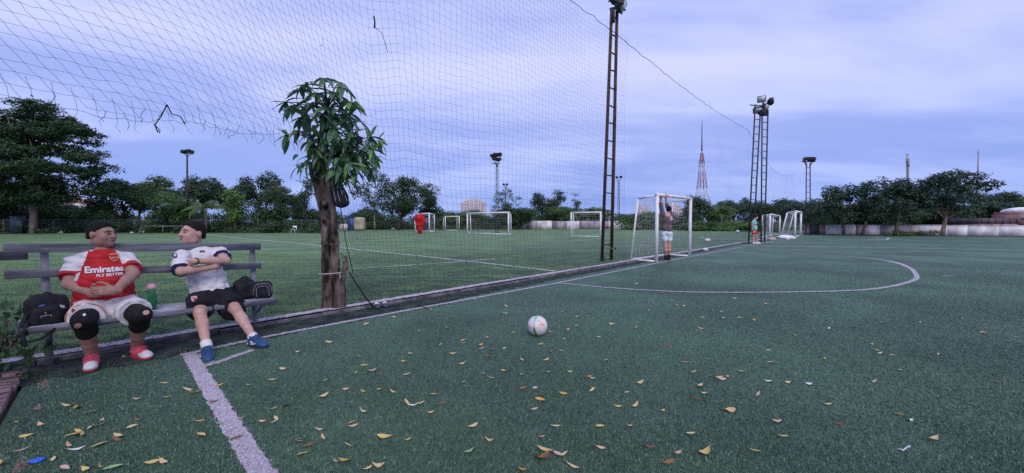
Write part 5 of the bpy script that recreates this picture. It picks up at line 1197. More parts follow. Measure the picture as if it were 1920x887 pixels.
for a, b in (((-.02, .015), (-.01, -.01)), ((-.045, -.025), (.02, -.022)), ((-.045, -.025), (-.05, -.05)), ((.02, -.022), (.025, -.045)), ((-.012, .01), (-.012, .05))): q.tube([e(*a), e(*b)], .004, 5)
q.obj('buckle', mat('metal_buckle', (.35, .33, .36), rough=.35, metal=.6), bk); q = MB()
q.tube([e(.09, .07), e(.10, .045), e(.115, .03), e(.112, .06)], .006, 5); q.obj('white_badge', WST, bk); q = MB(); q.tube([e(-.06, .075), e(-.035, .088), e(-.015, .08)], .010, 5); q.obj('blue_tab', mat('blue_tab', (.06, .09, .28)), bk)
# ---- two black bags on the other bench end
c1 = BP(1.40, .20, .376 + .10); pk = thing('bag', 'soft rounded black bag on the bench beside the white player', 'bag', c1 - up * .1)
s = SDF().box(c1, (.11, .10, .10), Ab, .07).ell(c1 + up * .07, (.085, .08, .075), Ab, k=.05); link('body', s.mesh('body', .007, lambda X: wav(X, .007, 40, 8)), BLK, pk)
q = MB(); q.tube([c1 + up * .13 - bd * .05, c1 + up * .165, c1 + up * .13 + bd * .05], .008, 6); q.obj('handle', BLK, pk)
c2 = BP(1.545, .28, .368 + .100); pk2 = thing('bag', 'boxy black shoe bag with grey piping at the far bench end', 'bag', c2 - up * .092); A2 = np.array([nrm(bd * .5 + bn * .35), nrm(bn * .5 - bd * .35) * -1, up])
fx = np.array([.80, .60, 0.]); fx = nrm(fx); fy = np.array([fx[1], -fx[0], 0]); A2 = np.array([fx, fy, up])
s = SDF().box(c2, (.098, .08, .100), A2, .05); link('body', s.mesh('body', .006, lambda X: wav(X, .003, 40, 9)), BLK, pk2)
q = MB()
for sc_ in (.9, .62): q.tube([onto(s, c2 + fx * x * .098 * sc_ + up * (y * .096 * sc_ - .004), -fy, .003) for x, y in ((-.95, -.98), (-1, -.2), (-.92, .55), (-.6, .93), (0, 1), (.6, .93), (.92, .55), (1, -.2), (.95, -.98))], .0032, 5, False)
q.obj('piping', mat('grey_piping', (.26, .25, .28), rough=.6), pk2, True); q = MB(); q.tube([onto(s, c2 + fx * x * .1 + up * .02, -fy, .003) for x in (-.75, -.7)], .004, 5); q.obj('zip_pull', WST, pk2)
# ---- bush at the picture edge
bs = thing('shrub', 'dark leafy shrub with bare stems at the bench end', 'shrub', BP(-.75, .55, 0)); q = MB(); r8 = np.random.default_rng(8)
for a, b in (((-10, 700), (15, 600)), ((0, 665), (38, 640)), ((15, 650), (8, 585)), ((50, 672), (0, 615)), ((22, 648), (50, 610))): q.tube([at(*a, 2.95), at(*b, 2.95)], [.009, .005], 5)
q.obj('stem', BARK, bs)
blobs = []
for px, py, rd in ((10, 590, .10), (40, 583, .05), (-15, 610, .14), (15, 640, .08), (40, 655, .06), (5, 690, .12), (-30, 660, .16), (20, 715, .06), (-20, 720, .12), (55, 660, .04), (-5, 745, .07)): blobs.append((at(px, py, 2.95 + r8.uniform(-.15, .15)), np.array([rd, .12, rd * .8])))
V, F = foliage(blobs, .28, .07, r8, 6, asp=.5); link('foliage', mesh_np('foliage', V, F), LF_DARK, bs)
# weeds climbing the nearest mast
wd_ = thing('weed', 'small leafy climber at the foot of the rusty ladder mast', 'plant', gnd(1139, 491)); V, F = foliage([(at(1138, 480, Y1 - .05), np.array([.09, .08, .22])), (at(1146, 466, Y1 - .05), np.array([.05, .05, .15])), (at(1130, 487, Y1 - .05), np.array([.07, .08, .1]))], .30, .10, r8, 5); link('foliage', mesh_np('foliage', V, F), LF_OLIVE, wd_)
# ---- the ball
ball = thing('ball', 'white football with a green stripe and orange marks on the turf', 'ball', gnd(1008, 633))
bc = gnd(1008, 633) + [0, .11 * .9, .108]; bc = at(1007.7, 614.7, gnd(1008, 633)[1] + .07); bc[2] = .110
ico = []; th = np.linspace(0, math.pi, 25); ph = np.linspace(0, 2 * math.pi, 48, endpoint=False)
vw = nrm(bc - np.array([0, 0, CAM_H])); bx = nrm(np.cross(vw, up)); by = np.cross(bx, vw)
def seam(u):                                             # shallow grooves along curved panel seams
    a = u @ bx; b = u @ by; c_ = u @ -vw; return np.minimum.reduce([np.abs(a + .33 - .25 * b * b), np.abs(b + .15 - .5 * a * c_) + .02, np.abs(c_ - .1 + .6 * a * b) + .01])
V = np.array([[math.sin(t) * math.cos(p), math.sin(t) * math.sin(p), math.cos(t)] for t in np.linspace(0, math.pi, 65) for p in np.linspace(0, 2 * math.pi, 128, endpoint=False)])
rad = .109 - .0016 * np.exp(-(seam(V) / .018) ** 2); i, j = np.meshgrid(np.arange(64), np.arange(128), indexing='ij'); i, j = i.ravel(), j.ravel(); F = np.stack([i * 128 + j, (i + 1) * 128 + j, (i + 1) * 128 + (j + 1) % 128, i * 128 + (j + 1) % 128], 1)
U = V[F].mean(1); U /= np.linalg.norm(U, axis=1)[:, None]; a, b, c_ = U @ bx, U @ by, U @ -vw
g1 = (np.abs(a + .36 - .30 * b * b) < np.clip(.06 + .16 * (-b - .1), .05, .11) + .14 * np.clip(b - .30, 0, 1)) & (c_ > 0); gd = g1 & (b < -.15)
orr = (((a - .42) / .30) ** 2 + ((b - .10) / .17) ** 2 < 1) & (c_ > 0); mk = ((np.abs(b - .42 + .75 * (a - .2)) < .035) & (a > .1) & (a < .72) & (c_ > 0)) | ((np.abs(b + .12 + .6 * (a + .8)) < .045) & (a < -.55) & (c_ > -.1))
mi = np.where(gd, 2, np.where(g1, 1, np.where(mk, 4, np.where(orr, 3, 0))))
me = mesh_np('cover', bc + V * rad[:, None], F, True, mi)
link('cover', me, [mat('ball_white', (.60, .53, .56), (.76, .69, .72), 9, .45, .4), mat('ball_pale_green', (.14, .50, .22), (.24, .58, .32), 9, .5), mat('ball_green', (.02, .20, .05), (.05, .28, .09), 9, .5), mat('ball_orange', (.74, .38, .15), (.76, .50, .30), 9, .5), mat('ball_mark', (.34, .16, .13), (.45, .28, .24), 9, .5)], ball)
# ================================================================== PEOPLE
SKIN1 = mat('skin_tan', (.31, .17, .135), (.39, .22, .175), 14, .55, .35, bump=.08, bscale=200); SKIN2 = mat('skin_light', (.47, .275, .23), (.56, .345, .29), 14, .55, .35, bump=.08, bscale=200); SKINLEG = SKIN2
HAIR = mat('black_hair', (.006, .005, .006), (.014, .012, .013), 90, .75, .2, bump=.6, bscale=160); EYE = mat('eye_dark', (.012, .009, .009), rough=.3); EYEW = mat('eye_white', (.42, .39, .38), rough=.4); LIP = mat('lips', (.20, .075, .075), (.26, .10, .095), 30, .5)
WFAB = mat('white_fabric', (.60, .58, .60), (.72, .70, .72), 10, .85, .15, bump=.15, bscale=180); RFAB = mat('red_fabric', (.40, .015, .022), (.52, .03, .035), 10, .8, .2, bump=.15, bscale=180); KFAB = mat('black_shorts', (.010, .010, .015), (.02, .02, .028), 12, .85, .2, bump=.15, bscale=180)
BRACE = mat('knee_brace', (.010, .010, .012), (.02, .02, .022), 20, .9, .2, bump=.4, bscale=150); SALMON = mat('salmon_trim', (.50, .18, .14), rough=.8); NAVYF = mat('navy_trim', (.02, .025, .09), rough=.8)

def lerp(a, b, t): return np.asarray(a) + (np.asarray(b) - np.asarray(a)) * t
def add_head(S, c, f, u, sc, neck, nr=.055, jaw=1.0, k=.018, tagid=5):
    f = nrm(f); u = np.asarray(u, float); u = nrm(u - f * np.dot(u, f)); r = np.cross(f, u); A = np.array([f, u, r])
    p = lambda a, b, d=0.0: np.asarray(c) + sc * (f * a + u * b + r * d)
    e = lambda a, b, d, ra, rb, rd, kk=k, op='u': S.ell(p(a, b, d), np.array([ra, rb, rd]) * sc, A, kk, tagid, op)
    S.cone(neck, p(-.025, -.055), nr, nr * .95, .04, tagid)
    e(-.012, .028, 0, .096, .092, .076); e(.030, -.030, 0, .066, .085, .064, .03); e(.048, -.078, 0, .046, .036, .046 * jaw, .03); e(.070, -.098, 0, .022, .020, .026, .02)
    for s in (-1, 1):
        e(.060, -.028, s * .040 * jaw, .030, .034, .026, .025); e(.022, -.072, s * .050 * jaw, .034, .030, .020, .03)
        e(.099, .008, s * .032, .014, .012, .020, .012, 's')
        S.cone(p(.086, .031, s * .010), p(.080, .030, s * .050), .010 * sc, .008 * sc, .014, tagid)
        e(.086, .007, s * .032, .010, .009, .016, .004)
        e(-.012, -.004, s * .078, .020, .032, .010, .008); e(.004, -.006, s * .080, .008, .016, .006, .006); e(.104, -.026, s * .012, .010, .008, .009, .01)
    S.cone(p(.092, .020), p(.116, -.020), .008 * sc, .012 * sc, .014, tagid); e(.114, -.024, 0, .012, .010, .012, .008)
    e(.094, -.052, 0, .011, .008, .024, .008); e(.091, -.064, 0, .011, .008, .020, .008); e(.088, -.058, 0, .012, .0018, .022, .004, 's')
    return p, A
def head_parts(par, S, p, A, sc, hairline=(.066, .066), back=-.045, side=.018, grow=1.035, brow=.0045):
    f, u, r = A; H = SDF()
    H.ell(p(-.0135, .029), np.array([.0995, .0955, .0815]) * sc, A, .02).ell(p(-.018, .086, 0), np.array([.068, .040, .050]) * sc, A, .025).ell(p(.022, .094, 0), np.array([.046, .022, .048]) * sc, A, .03)
    H.ell(p(-.058, -.030, 0), np.array([.046, .055, .068]) * sc, A, .02)
    H.cut(p(hairline[0], hairline[1]), nrm(f * .80 - u * .60), .008).cut(p(0, side), nrm(f * .62 - u * .78), .012).cut(p(0, back), -u, .012)
    for s in (-1, 1): H.ell(p(.0, -.012, s * .080), np.array([.026, .038, .018]) * sc, A, .006, 0, 's')
    link('hair', H.mesh('hair', .0042, lambda X: wav(X, .0030, 230, 3) + wav(X, .0015, 90, 4)), HAIR, par)
    for s in (-1, 1):
        q = MB(); pts = [onto(S, p(.2, .030 + .006 * math.sin(t * 3.14), s * (.012 + .042 * t)), -f, .0015, 0) for t in np.linspace(0, 1, 6)]; q.tube(pts, [brow * .7, brow, brow, brow, brow * .8, brow * .4], 5); q.obj('eyebrow', HAIR, par, True)
        E = SDF().ell(p(.0935, .007, s * .032), np.array([.0045, .0052, .0135]) * sc, A); ew = link('eye', E.mesh('eye', .0022), EYEW, par); E = SDF().ell(p(.0965, .0072, s * .033), np.array([.0035, .0055, .0058]) * sc, A); link('iris', E.mesh('iris', .002), EYE, ew)
        q = MB(); q.tube([p(.0955, .012, s * .018), p(.099, .0142, s * .032), p(.0925, .0115, s * .048)], .0022 * sc, 5); q.obj('eyelid', HAIR, par)
    L = SDF().ell(p(.1005, -.0535), np.array([.0065, .0048, .020]) * sc, A, .004).ell(p(.0975, -.0635), np.array([.0065, .0055, .0175]) * sc, A, .002); link('lips', L.mesh('lips', .003), LIP, par)
def add_hand(S, w, d, pn, th, curl=(.5, .55, .6, .7), sc=1.0, thc=.4, k=.006, tagid=6, spread=.06):
    """wrist, pointing direction, palm-facing normal, thumb-side direction"""
    d = nrm(d); pn = nrm(pn - d * np.dot(pn, d)); th = nrm(th - d * np.dot(th, d) - pn * np.dot(th, pn)); A = np.array([th, pn, d]); w = np.asarray(w, float)
    S.box(w + d * .048 * sc, np.array([.040, .0145, .048]) * sc, A, .013 * sc, .016, tagid).cone(w - d * .02, w + d * .03 * sc, .027 * sc, .024 * sc, .02, tagid)
    for i, (o, L, r) in enumerate(((.030, .076, .0088), (.0105, .085, .0092), (-.0095, .079, .0086), (-.028, .062, .0076))):
        b = w + d * .090 * sc + th * o * sc; dd = nrm(d + th * o * spread * 20); a = 0; P = [b]
        for j, fr_ in enumerate((.45, .31, .24)):
            a += curl[i] * (1.0 if j else .8); P.append(P[-1] + (dd * math.cos(a) + pn * math.sin(a)) * L * fr_ * sc)
        S.chain(P, [r * sc, r * .95 * sc, r * .9 * sc, r * .78 * sc], .004, tagid)
    b = w + d * .022 * sc + th * .030 * sc + pn * .004; P = [b]; dd = nrm(d * .75 + th * .66)
    for j, L in enumerate((.042, .034, .028)): P.append(P[-1] + nrm(dd + pn * thc * j * .6 - th * .28 * j) * L * sc)
    S.chain(P, [.0135 * sc, .0115 * sc, .0100 * sc, .0085 * sc], .008, tagid)
def shoe(par, ankle, toe, m_up, m_toe, m_sole, lace=None, h=.0052, tongue=True, roll=0.0):
    ankle, toe = np.asarray(ankle, float), np.asarray(toe, float); f = nrm((toe - ankle) * [1, 1, 0]); l = np.array([-f[1], f[0], 0]); A = np.array([f, l, [0, 0, 1.]])
    pt = math.atan2((ankle[2] - .085) - (toe[2] - .035), np.linalg.norm((toe - ankle)[:2])); pt = 0
    z0 = min(toe[2], ankle[2] - .05) - .035; heel = ankle - f * .055; c = lambda a, b, z: np.array([heel[0], heel[1], z0]) + f * a + l * b + np.array([0, 0, z])
    S = SDF().cone(c(.035, 0, .048), c(.10, 0, .046), .040, .043, .03, 0).cone(c(.10, 0, .046), c(.200, .004, .036), .045, .040, .03, 0).ell(c(.222, .004, .032), (.042, .040, .028), A, .02, 1).fcone(c(.048, 0, .05), c(.054, 0, .112), .043, .041, .02, 0).cone(c(.10, 0, .075), c(.15, 0, .062), .030, .024, .025, 0)
    S.cut(c(0, 0, .016), (0, 0, -1), .004).ell(c(.056, 0, .118), (.034, .030, .03), A, .006, 0, 's')
    def mf(X):
        d = (X - c(0, 0, 0)) @ f; z = X[:, 2] - z0; return np.where((d > .165) & (z < .066 - (.24 - d) * .05) | (d > .19), 1, 0)
    link('upper', S.mesh('upper', h, None, mf), [m_up, m_toe], par)
    O = SDF().cone(c(.04, 0, .012), c(.11, -.002, .012), .042, .042, .02).cone(c(.11, -.002, .012), c(.215, .004, .012), .044, .043, .02).cut(c(0, 0, .024), (0, 0, 1), .003).cut(c(0, 0, 0.0), (0, 0, -1), .003)
    link('sole', O.mesh('sole', h), m_sole, par)
    if lace:
        q = MB()
        for i in range(5):
            a = .105 + .018 * i; q.tube([onto(S, c(a + .01 * ((i % 2) * 2 - 1) * t, .026 * t, .2), (0, 0, -1), .003, 0) for t in (-1, -.3, .4, 1)], .0042, 5)
        q.tube([onto(S, c(.10, 0, .2), (0, 0, -1), .008, 0), c(.105, .03, .10), c(.12, .05, .085)], .005, 5); q.tube([onto(S, c(.10, 0, .2), (0, 0, -1), .008, 0), c(.105, -.03, .10), c(.125, -.045, .085)], .005, 5); q.obj('laces', lace, par)
    return S, c
def text_mesh(txt, O, ex, ey, width, S, view, off=.006, bold=.02, font_h=None):
    cu = bpy.data.curves.new('lettering', 'FONT'); cu.body = txt; cu.align_x = 'CENTER'; cu.align_y = 'CENTER'; cu.resolution_u = 3; cu.offset = bold
    tmp = bpy.data.objects.new('lettering', cu); COL.objects.link(tmp); dg = bpy.context.evaluated_depsgraph_get(); me = bpy.data.meshes.new_from_object(tmp.evaluated_get(dg)); bpy.data.objects.remove(tmp); bpy.data.curves.remove(cu)
    n = len(me.vertices); co = np.zeros(n * 3); me.vertices.foreach_get('co', co); co = co.reshape(-1, 3); w_ = co[:, 0].max() - co[:, 0].min(); k = width / w_; h_ = co[:, 1].max() - co[:, 1].min(); ky = k if font_h is None else font_h / h_
    P = np.asarray(O) + co[:, :1] * k * np.asarray(ex) + (co[:, 1:2] - co[:, 1].mean()) * ky * np.asarray(ey); me.vertices.foreach_set('co', drop(S, P, view, off).ravel().astype(np.float32)); me.update(); return me
def drop(S, P, view, off, start=.25):
    v = nrm(view); X = P - v * start
    for _ in range(50):
        d = S(X) - off; X = X + v * np.clip(d, -.02, .05)[:, None] * .85
    return X
def patch(name, par, S, O, ex, ey, pts, view, m, off=.006):              # a small flat print following the cloth
    P = np.array([np.asarray(O) + np.asarray(ex) * x + np.asarray(ey) * y for x, y in pts]); c = P.mean(0)
    n = len(P); ring = [c[None] + (P - c) * f_ for f_ in (.5, 1.0)]; V = np.concatenate([c[None]] + ring); V = drop(S, V, view, off)
    F3 = [[0, 1 + i, 1 + (i + 1) % n] for i in range(n)]; F4 = [[1 + i, 1 + n + i, 1 + n + (i + 1) % n, 1 + (i + 1) % n] for i in range(n)]
    return link(name, mesh_np(name, V, [np.array(F3), np.array(F4)]), m, par)
SHIELD = [(-.5, .55), (0, .62), (.5, .55), (.5, 0), (.36, -.32), (0, -.62), (-.36, -.32), (-.5, 0)]
disc = lambda n=14: [(math.cos(a) * .5, math.sin(a) * .5) for a in np.linspace(0, 6.283, n, endpoint=False)]

# ------------------------------------------------------------------ the red player
man = thing('person', 'seated man in red and white jersey, white shorts and black knee braces', 'person', BP(.32, .25, 0))
f1 = nrm([.76, -.65, 0]); l1 = np.array([-f1[1], f1[0], 0.0]); up = np.array([0, 0, 1.])
pel = at(199, 566, 3.40); bel = at(195, 532, 3.36); che = at(192, 493, 3.44); nk = at(190, 468, 3.47); hd = at(190, 439, 3.46)
shR, shL = at(147, 489, 3.37), at(236, 488, 3.58); elR, elL = at(129, 533, 3.22), at(250, 514, 3.42); wrR, wrL = at(175, 550, 3.19), at(216, 545, 3.20)
hpR, hpL = at(176, 575, 3.36), at(226, 573, 3.44); knR, knL = at(157, 600, 3.02), at(264, 591, 3.22); anR, anL = at(172, 660, 3.20), at(257, 648, 3.42); toR, toL = at(169, 690, 3.10), at(279, 668, 3.34); toR[2] = .035; toL[2] = .035
anR[2] = .105; anL[2] = .105
AB = np.array([l1, f1, up])
S = SDF()
S.ell(pel, (.17, .13, .13), AB, .05).ell(bel, (.172, .150, .16), AB, .06).ell(che - [0, 0, .02], (.165, .118, .15), AB, .05).cone(shR - [0, 0, .01], shL - [0, 0, .01], .045, .045, .04)
for a, b, c, w_ in ((shR, elR, wrR, 1), (shL, elL, wrL, 1)): S.chain([a, lerp(a, b, .4), b], [.060, .056, .045], .02).chain([b, lerp(b, c, .35), c], [.045, .044, .028], .012)
S.chain([hpR, lerp(hpR, knR, .5), knR], [.098, .082, .056], .012).chain([hpL, lerp(hpL, knL, .5), knL], [.098, .082, .056], .012)
for k_, a_ in ((knR, anR), (knL, anL)): S.chain([k_, lerp(k_, a_, .32) - f1 * .022, lerp(k_, a_, .7) - f1 * .008, a_], [.055, .061, .047, .042], .012)
gz = nrm([.97, .08, -.03]); hp_, HA = add_head(S, hd, gz, up, .96, nk - [0, 0, .02], .056, 1.14)
dR = nrm(at(199, 546, 3.13) - wrR); add_hand(S, wrR, dR, nrm(f1 * -.75 + l1 * .3 + up * .2), up * .8 - f1 * .2, (.45, .5, .55, .6), .98, .1)
dL = nrm(at(186, 545, 3.115) - wrL); add_hand(S, wrL + f1 * .01, dL, nrm(-f1 * .9 - up * .25), up, (.55, .62, .7, .8), .98, .3)
S.cone(wrR, wrR + dR * .02, .03, .028, .02)
link('body', S.mesh('body', .0052), SKIN1, man); head_parts(man, S, hp_, HA, .96, (.068, .066), -.052, .006)
# jersey
J = SDF(); J.ell(bel + [0, 0, -.01], (.190, .172, .175), AB, .06).ell(che - [0, 0, .02], (.182, .136, .158), AB, .06).ell(lerp(pel, bel, .3), (.19, .155, .12), AB, .06)
J.chain([nk + [0, 0, -.062] - l1 * .05, shR + [0, 0, -.004]], [.052, .072], .03, 1).chain([nk + [0, 0, -.062] + l1 * .05, shL + [0, 0, -.004]], [.052, .072], .03, 1)
hemR, hemL = lerp(shR, elR, .72), lerp(shL, elL, .70)
J.fcone(shR, hemR, .076, .078, .03, 1).fcone(shL, hemL, .076, .078, .03, 1).fcone(lerp(shR, elR, .62), lerp(shR, elR, .745), .0795, .080, .004, 2).fcone(lerp(shL, elL, .60), lerp(shL, elL, .725), .0795, .080, .004, 2)
J.ell(nk + f1 * .022 + [0, 0, .012], (.074, .076, .046), AB, .012, 0, 's').cut(nk + [0, 0, .022], up, .01).cut(pel + [0, 0, -.005], -up, .01)
def jm(X):
    t = J.tags(X); q = X - che; lat = np.abs(q @ l1); hz = q @ up; bd_l = .118 - .30 * hz; white = (lat > bd_l) & ((t == 1) | (hz > -.13)); return np.where(t == 2, 2, np.where(white, 1, 0))
def folds1(X): q = X - bel; return rid(X, .0125, 30, 4, 4, (1, 1, 1.5)) + wav(X * [1, 1, 1.6], .003, 26, 4) + .0035 * np.sin((q @ up) * 85 + (q @ l1) * 18) * np.exp(-((q @ up + .03) / .10) ** 2) + wav(X, .002, 70, 9)
link('jersey', J.mesh('jersey', .0058, folds1, jm), [RFAB, WFAB, mat('red_cuff', (.38, .02, .03), rough=.8)], man)
C_ = nk + [0, 0, -.002] + f1 * .018; q = MB(); th = np.linspace(0, 6.283, 33); q.tube([C_ + l1 * math.cos(t) * .076 + f1 * math.sin(t) * .074 + up * (-.016 * math.sin(t) + .004) for t in th], .0095, 7, False); q.obj('collar', WFAB, man, True)
exx = nrm(np.cross(-f1, up) * -1); exx = l1; vw = -f1
Oc = at(197, 507, 3.25)
tm = text_mesh('Emirates', Oc, exx, up, .235, J, vw, .012, .035, .052); link('lettering', tm, WST if False else mat('shirt_print', (.66, .64, .68), rough=.6), man)
tm = text_mesh('FLY BETTER', Oc - up * .042 + exx * .03, exx, up, .165, J, vw, .012, .03, .024); link('lettering', tm, MATS['shirt_print'], man)
GOLD = mat('gold_print', (.50, .30, .16), rough=.5); oC = at(217, 485, 3.3); sc_ = .062
patch('crest', man, J, oC, exx, up, [(x * sc_, y * sc_) for x, y in SHIELD], vw, GOLD, .009); patch('crest_field', man, J, oC, exx, up, [(x * sc_ * .74, y * sc_ * .74) for x, y in SHIELD], vw, RFAB, .0105)
patch('crest_emblem', man, J, oC - up * .004, exx, up, [(-.020, -.006), (.012, .0), (.021, .008), (.021, .013), (.010, .008), (-.004, .012), (-.02, .004)], vw, GOLD, .012)
# shorts
Q = SDF().ell(pel + [0, 0, -.01], (.192, .155, .125), AB, .05); kR, kL = lerp(hpR, knR, .80), lerp(hpL, knL, .74)
Q.fcone(hpR - nrm(knR - hpR) * .02, kR, .122, .113, .06).fcone(hpL - nrm(knL - hpL) * .02, kL, .122, .116, .06).cut(pel + [0, 0, .055], up, .01)
link('shorts', Q.mesh('shorts', .006, lambda X: rid(X, .009, 32, 6) + wav(X * [1, 1, .5], .003, 75, 2)), WFAB, man)
q = MB(); ax_ = axes_from(kR - hpR, up); q.tube([kR - nrm(kR - hpR) * .006 + ax_[0] * math.cos(t) * .112 + ax_[1] * math.sin(t) * .112 for t in th], .006, 6, False); q.obj('hem', SALMON, man, True)
patch('red_flash', man, Q, at(137, 577, 3.1), l1, up, [(-.012, .03), (.004, .012), (.0, .004), (.014, -.004), (-.004, -.03), (-.012, -.002)], -f1, RFAB, .006)
# braces, kneecap holes
for kn_, hp__, an_, hole in ((knR, hpR, anR, (146, 611)), (knL, hpL, anL, (274, 586))):
    Z_ = SDF().cone(lerp(kn_, hp__, .28), kn_, .080, .070, .015).cone(kn_, lerp(kn_, an_, .34) - f1 * .016, .070, .068, .02).cut(lerp(kn_, an_, .46), nrm(an_ - kn_), .004).cut(lerp(kn_, hp__, .42), nrm(hp__ - kn_), .004); b_ = link('knee_brace', Z_.mesh('knee_brace', .0055, lambda X: wav(X, .003, 60, 3)), BRACE, man)
    hc = at(*hole, kn_[1] - .1); patch('kneecap_opening', b_, Z_, hc, l1, up, [(x * .042, y * .042) for x, y in disc()], ray(*hole), SKIN1 if hole[0] < 200 else SKIN2, .004)
    if hole[0] < 200: patch('brace_tag', b_, Z_, at(158, 590, kn_[1] - .1), l1, up, [(x * .018, y * .022) for x, y in disc(8)], ray(158, 590), WFAB, .005)
PNK = mat('shoe_red_pink', (.50, .055, .085), (.60, .10, .14), 12, .5, .4); SHW = mat('shoe_white', (.58, .55, .58), (.70, .67, .70), 8, .5, .4); SOLR = mat('shoe_sole_red', (.40, .02, .05), rough=.6); LACE = mat('shoe_lace_pink', (.52, .06, .12), rough=.7)
for an_, to_ in ((anR, toR), (anL, toL)): shoe(man, an_, to_, PNK, SHW, SOLR, LACE)

# ------------------------------------------------------------------ the white player
man2 = thing('person', 'seated man in white T-shirt and black shorts with folded arms', 'person', BP(1.1, .25, 0))
f2 = nrm([.60, -.80, 0]); l2 = np.array([-f2[1], f2[0], 0.0])
pel = at(396, 556, 3.98); bel = at(388, 524, 4.02); che = at(377, 490, 4.02); nk = at(366, 467, 4.08); hd = at(362, 437.5, 4.05)
shR, shL = at(341, 481, 3.86), at(411, 476, 4.16); elR, elL = at(339, 509, 3.66), at(424, 489, 3.98); wrR, wrL = at(404, 500, 3.88), at(363, 490, 3.70)
hpR, hpL = at(377, 562, 3.94), at(420, 558, 4.08); knR, knL = at(375, 588, 3.62), at(443, 582, 3.84); anR, anL = at(387, 647, 3.46), at(475, 633, 3.74); toR, toL = at(391, 676, 3.30), at(502, 648, 3.64); toL[2] = .04
spine = nrm(nk - pel); fB = nrm(f2 - spine * np.dot(f2, spine)); lB = np.cross(spine, fB); AB = np.array([lB, fB, spine])
S = SDF(); S.ell(pel, (.16, .12, .12), AB, .05).ell(bel, (.150, .120, .15), AB, .06).ell(che - spine * .02, (.155, .105, .14), AB, .05).cone(shR, shL, .042, .042, .04)
for a, b, c in ((shR, elR, wrR), (shL, elL, wrL)): S.chain([a, lerp(a, b, .4), b], [.055, .050, .041], .02).chain([b, lerp(b, c, .3), c], [.041, .041, .027], .010)
S.chain([hpR, lerp(hpR, knR, .5), knR], [.092, .078, .051], .012).chain([hpL, lerp(hpL, knL, .5), knL], [.092, .078, .051], .012)
for k_, a_, bk_ in ((knR, anR, -.016), (knL, anL, -.02)):
    d_ = nrm(a_ - k_); bb = nrm(f2 - d_ * np.dot(f2, d_)); S.ell(k_ + bb * .020, (.042, .042, .046), k=.02).chain([k_, lerp(k_, a_, .30) + bb * bk_, lerp(k_, a_, .68) + bb * bk_ * .4, a_], [.047, .052, .038, .033], .012)
gz2 = nrm([-.30, -.94, .07]); hp2, HA2 = add_head(S, hd, gz2, nrm([.05, .10, 1]), 1.07, nk - [0, 0, .01], .054, 1.0)
dL2 = nrm(at(338, 489, 3.90) - wrL); add_hand(S, wrL, dL2, nrm(-f2 * .5 - up * .2 + .6 * nrm(at(345, 500, 3.9) - at(345, 500, 3.5))), -f2 - up * .3, (.35, .4, .45, .5), 1.0, .2)
dR2 = nrm(at(428, 490, 4.15) - wrR); add_hand(S, wrR, dR2, -f2, up, (.4, .45, .5, .5), 1.0, .2)
link('body', S.mesh('body', .0055), SKIN2, man2); head_parts(man2, S, hp2, HA2, 1.07, (.066, .068), -.056, .008)
J = SDF(); J.ell(bel, (.170, .142, .165), AB, .06).ell(che, (.180, .130, .165), AB, .06).ell(lerp(pel, bel, .25), (.172, .140, .115), AB, .06)
J.chain([nk - spine * .060 - lB * .05, shR], [.050, .068], .03, 0).chain([nk - spine * .060 + lB * .05, shL], [.050, .068], .03, 0)
J.fcone(shR, lerp(shR, elR, .86), .068, .074, .03, 0).fcone(shL, lerp(shL, elL, .45), .073, .080, .03, 0).fcone(lerp(shR, elR, .845), lerp(shR, elR, .90), .0755, .077, .002, 1).fcone(lerp(shL, elL, .43), lerp(shL, elL, .49), .0815, .082, .002, 1)
J.ell(nk + fB * .022 + spine * .010, (.070, .074, .046), AB, .012, 0, 's').cut(nk + spine * .022, spine, .01).cut(lerp(pel, bel, .02), -spine, .01)
def folds2(X): q = X - bel; return rid(X, .0120, 30, 14, 4, (1, 1, 1.6)) + wav(X * [1, 1, 1.6], .003, 28, 14) + .004 * np.sin((q @ up) * 75 + (q @ lB) * 40) * np.exp(-((q @ up) / .10) ** 2) + wav(X, .002, 75, 19)
link('t_shirt', J.mesh('t_shirt', .006, folds2, lambda X: (J.tags(X) == 1).astype(int)), [WFAB, NAVYF], man2)
q = MB(); C_ = nk - spine * .004 + fB * .018; q.tube([C_ + lB * math.cos(t) * .071 + fB * math.sin(t) * .071 - spine * (.014 * math.sin(t) - .004) for t in th], .007, 7, False); q.obj('collar', WFAB, man2, True)
DKP = mat('dark_print', (.03, .03, .05), rough=.7); vw2 = ray(379, 471); exi = nrm(np.cross(vw2, up)); oM = at(379, 471, 3.9)
patch('chest_mark', man2, J, oM, exi, up, [(-.020, .004), (-.016, .012), (-.004, .004), (.006, .012), (.020, .010), (.016, .0), (.019, -.010), (.010, -.010), (.006, -.002), (-.006, -.002), (-.010, -.009), (-.021, -.009)], vw2, DKP, .009)
BLP = mat('blue_print', (.05, .06, .22), rough=.6); oM = at(327, 479, 3.7); vw2 = ray(327, 479)
patch('sleeve_badge', man2, J, oM, exi, up, [(x * .046, y * .05) for x, y in disc(12)], vw2, BLP, .010); patch('sleeve_badge_mark', man2, J, oM, exi, up, [(x * .02 + .004, y * .026 + .004) for x, y in disc(8)], vw2, WFAB, .0120)
patch('shoulder_mark', man2, J, at(401, 454 + 2, 4.0), exi, up, [(-.012, -.002), (0, .006), (.012, .002), (.006, -.005)], ray(401, 456), DKP, .006)
wd = nrm(wrL - elL); wc = wrL - wd * .018; W_ = SDF().fcone(wc - wd * .012, wc + wd * .012, .037, .036); wt = link('watch', W_.mesh('watch', .004), BLK, man2)
Q = SDF().ell(pel + [0, 0, -.005], (.180, .145, .12), AB, .05); kR, kL = lerp(hpR, knR, .80), lerp(hpL, knL, .78)
Q.fcone(hpR - nrm(knR - hpR) * .02, kR, .118, .108, .06).fcone(hpL - nrm(knL - hpL) * .02, kL, .118, .112, .06).cut(lerp(pel, bel, .36), spine, .01)
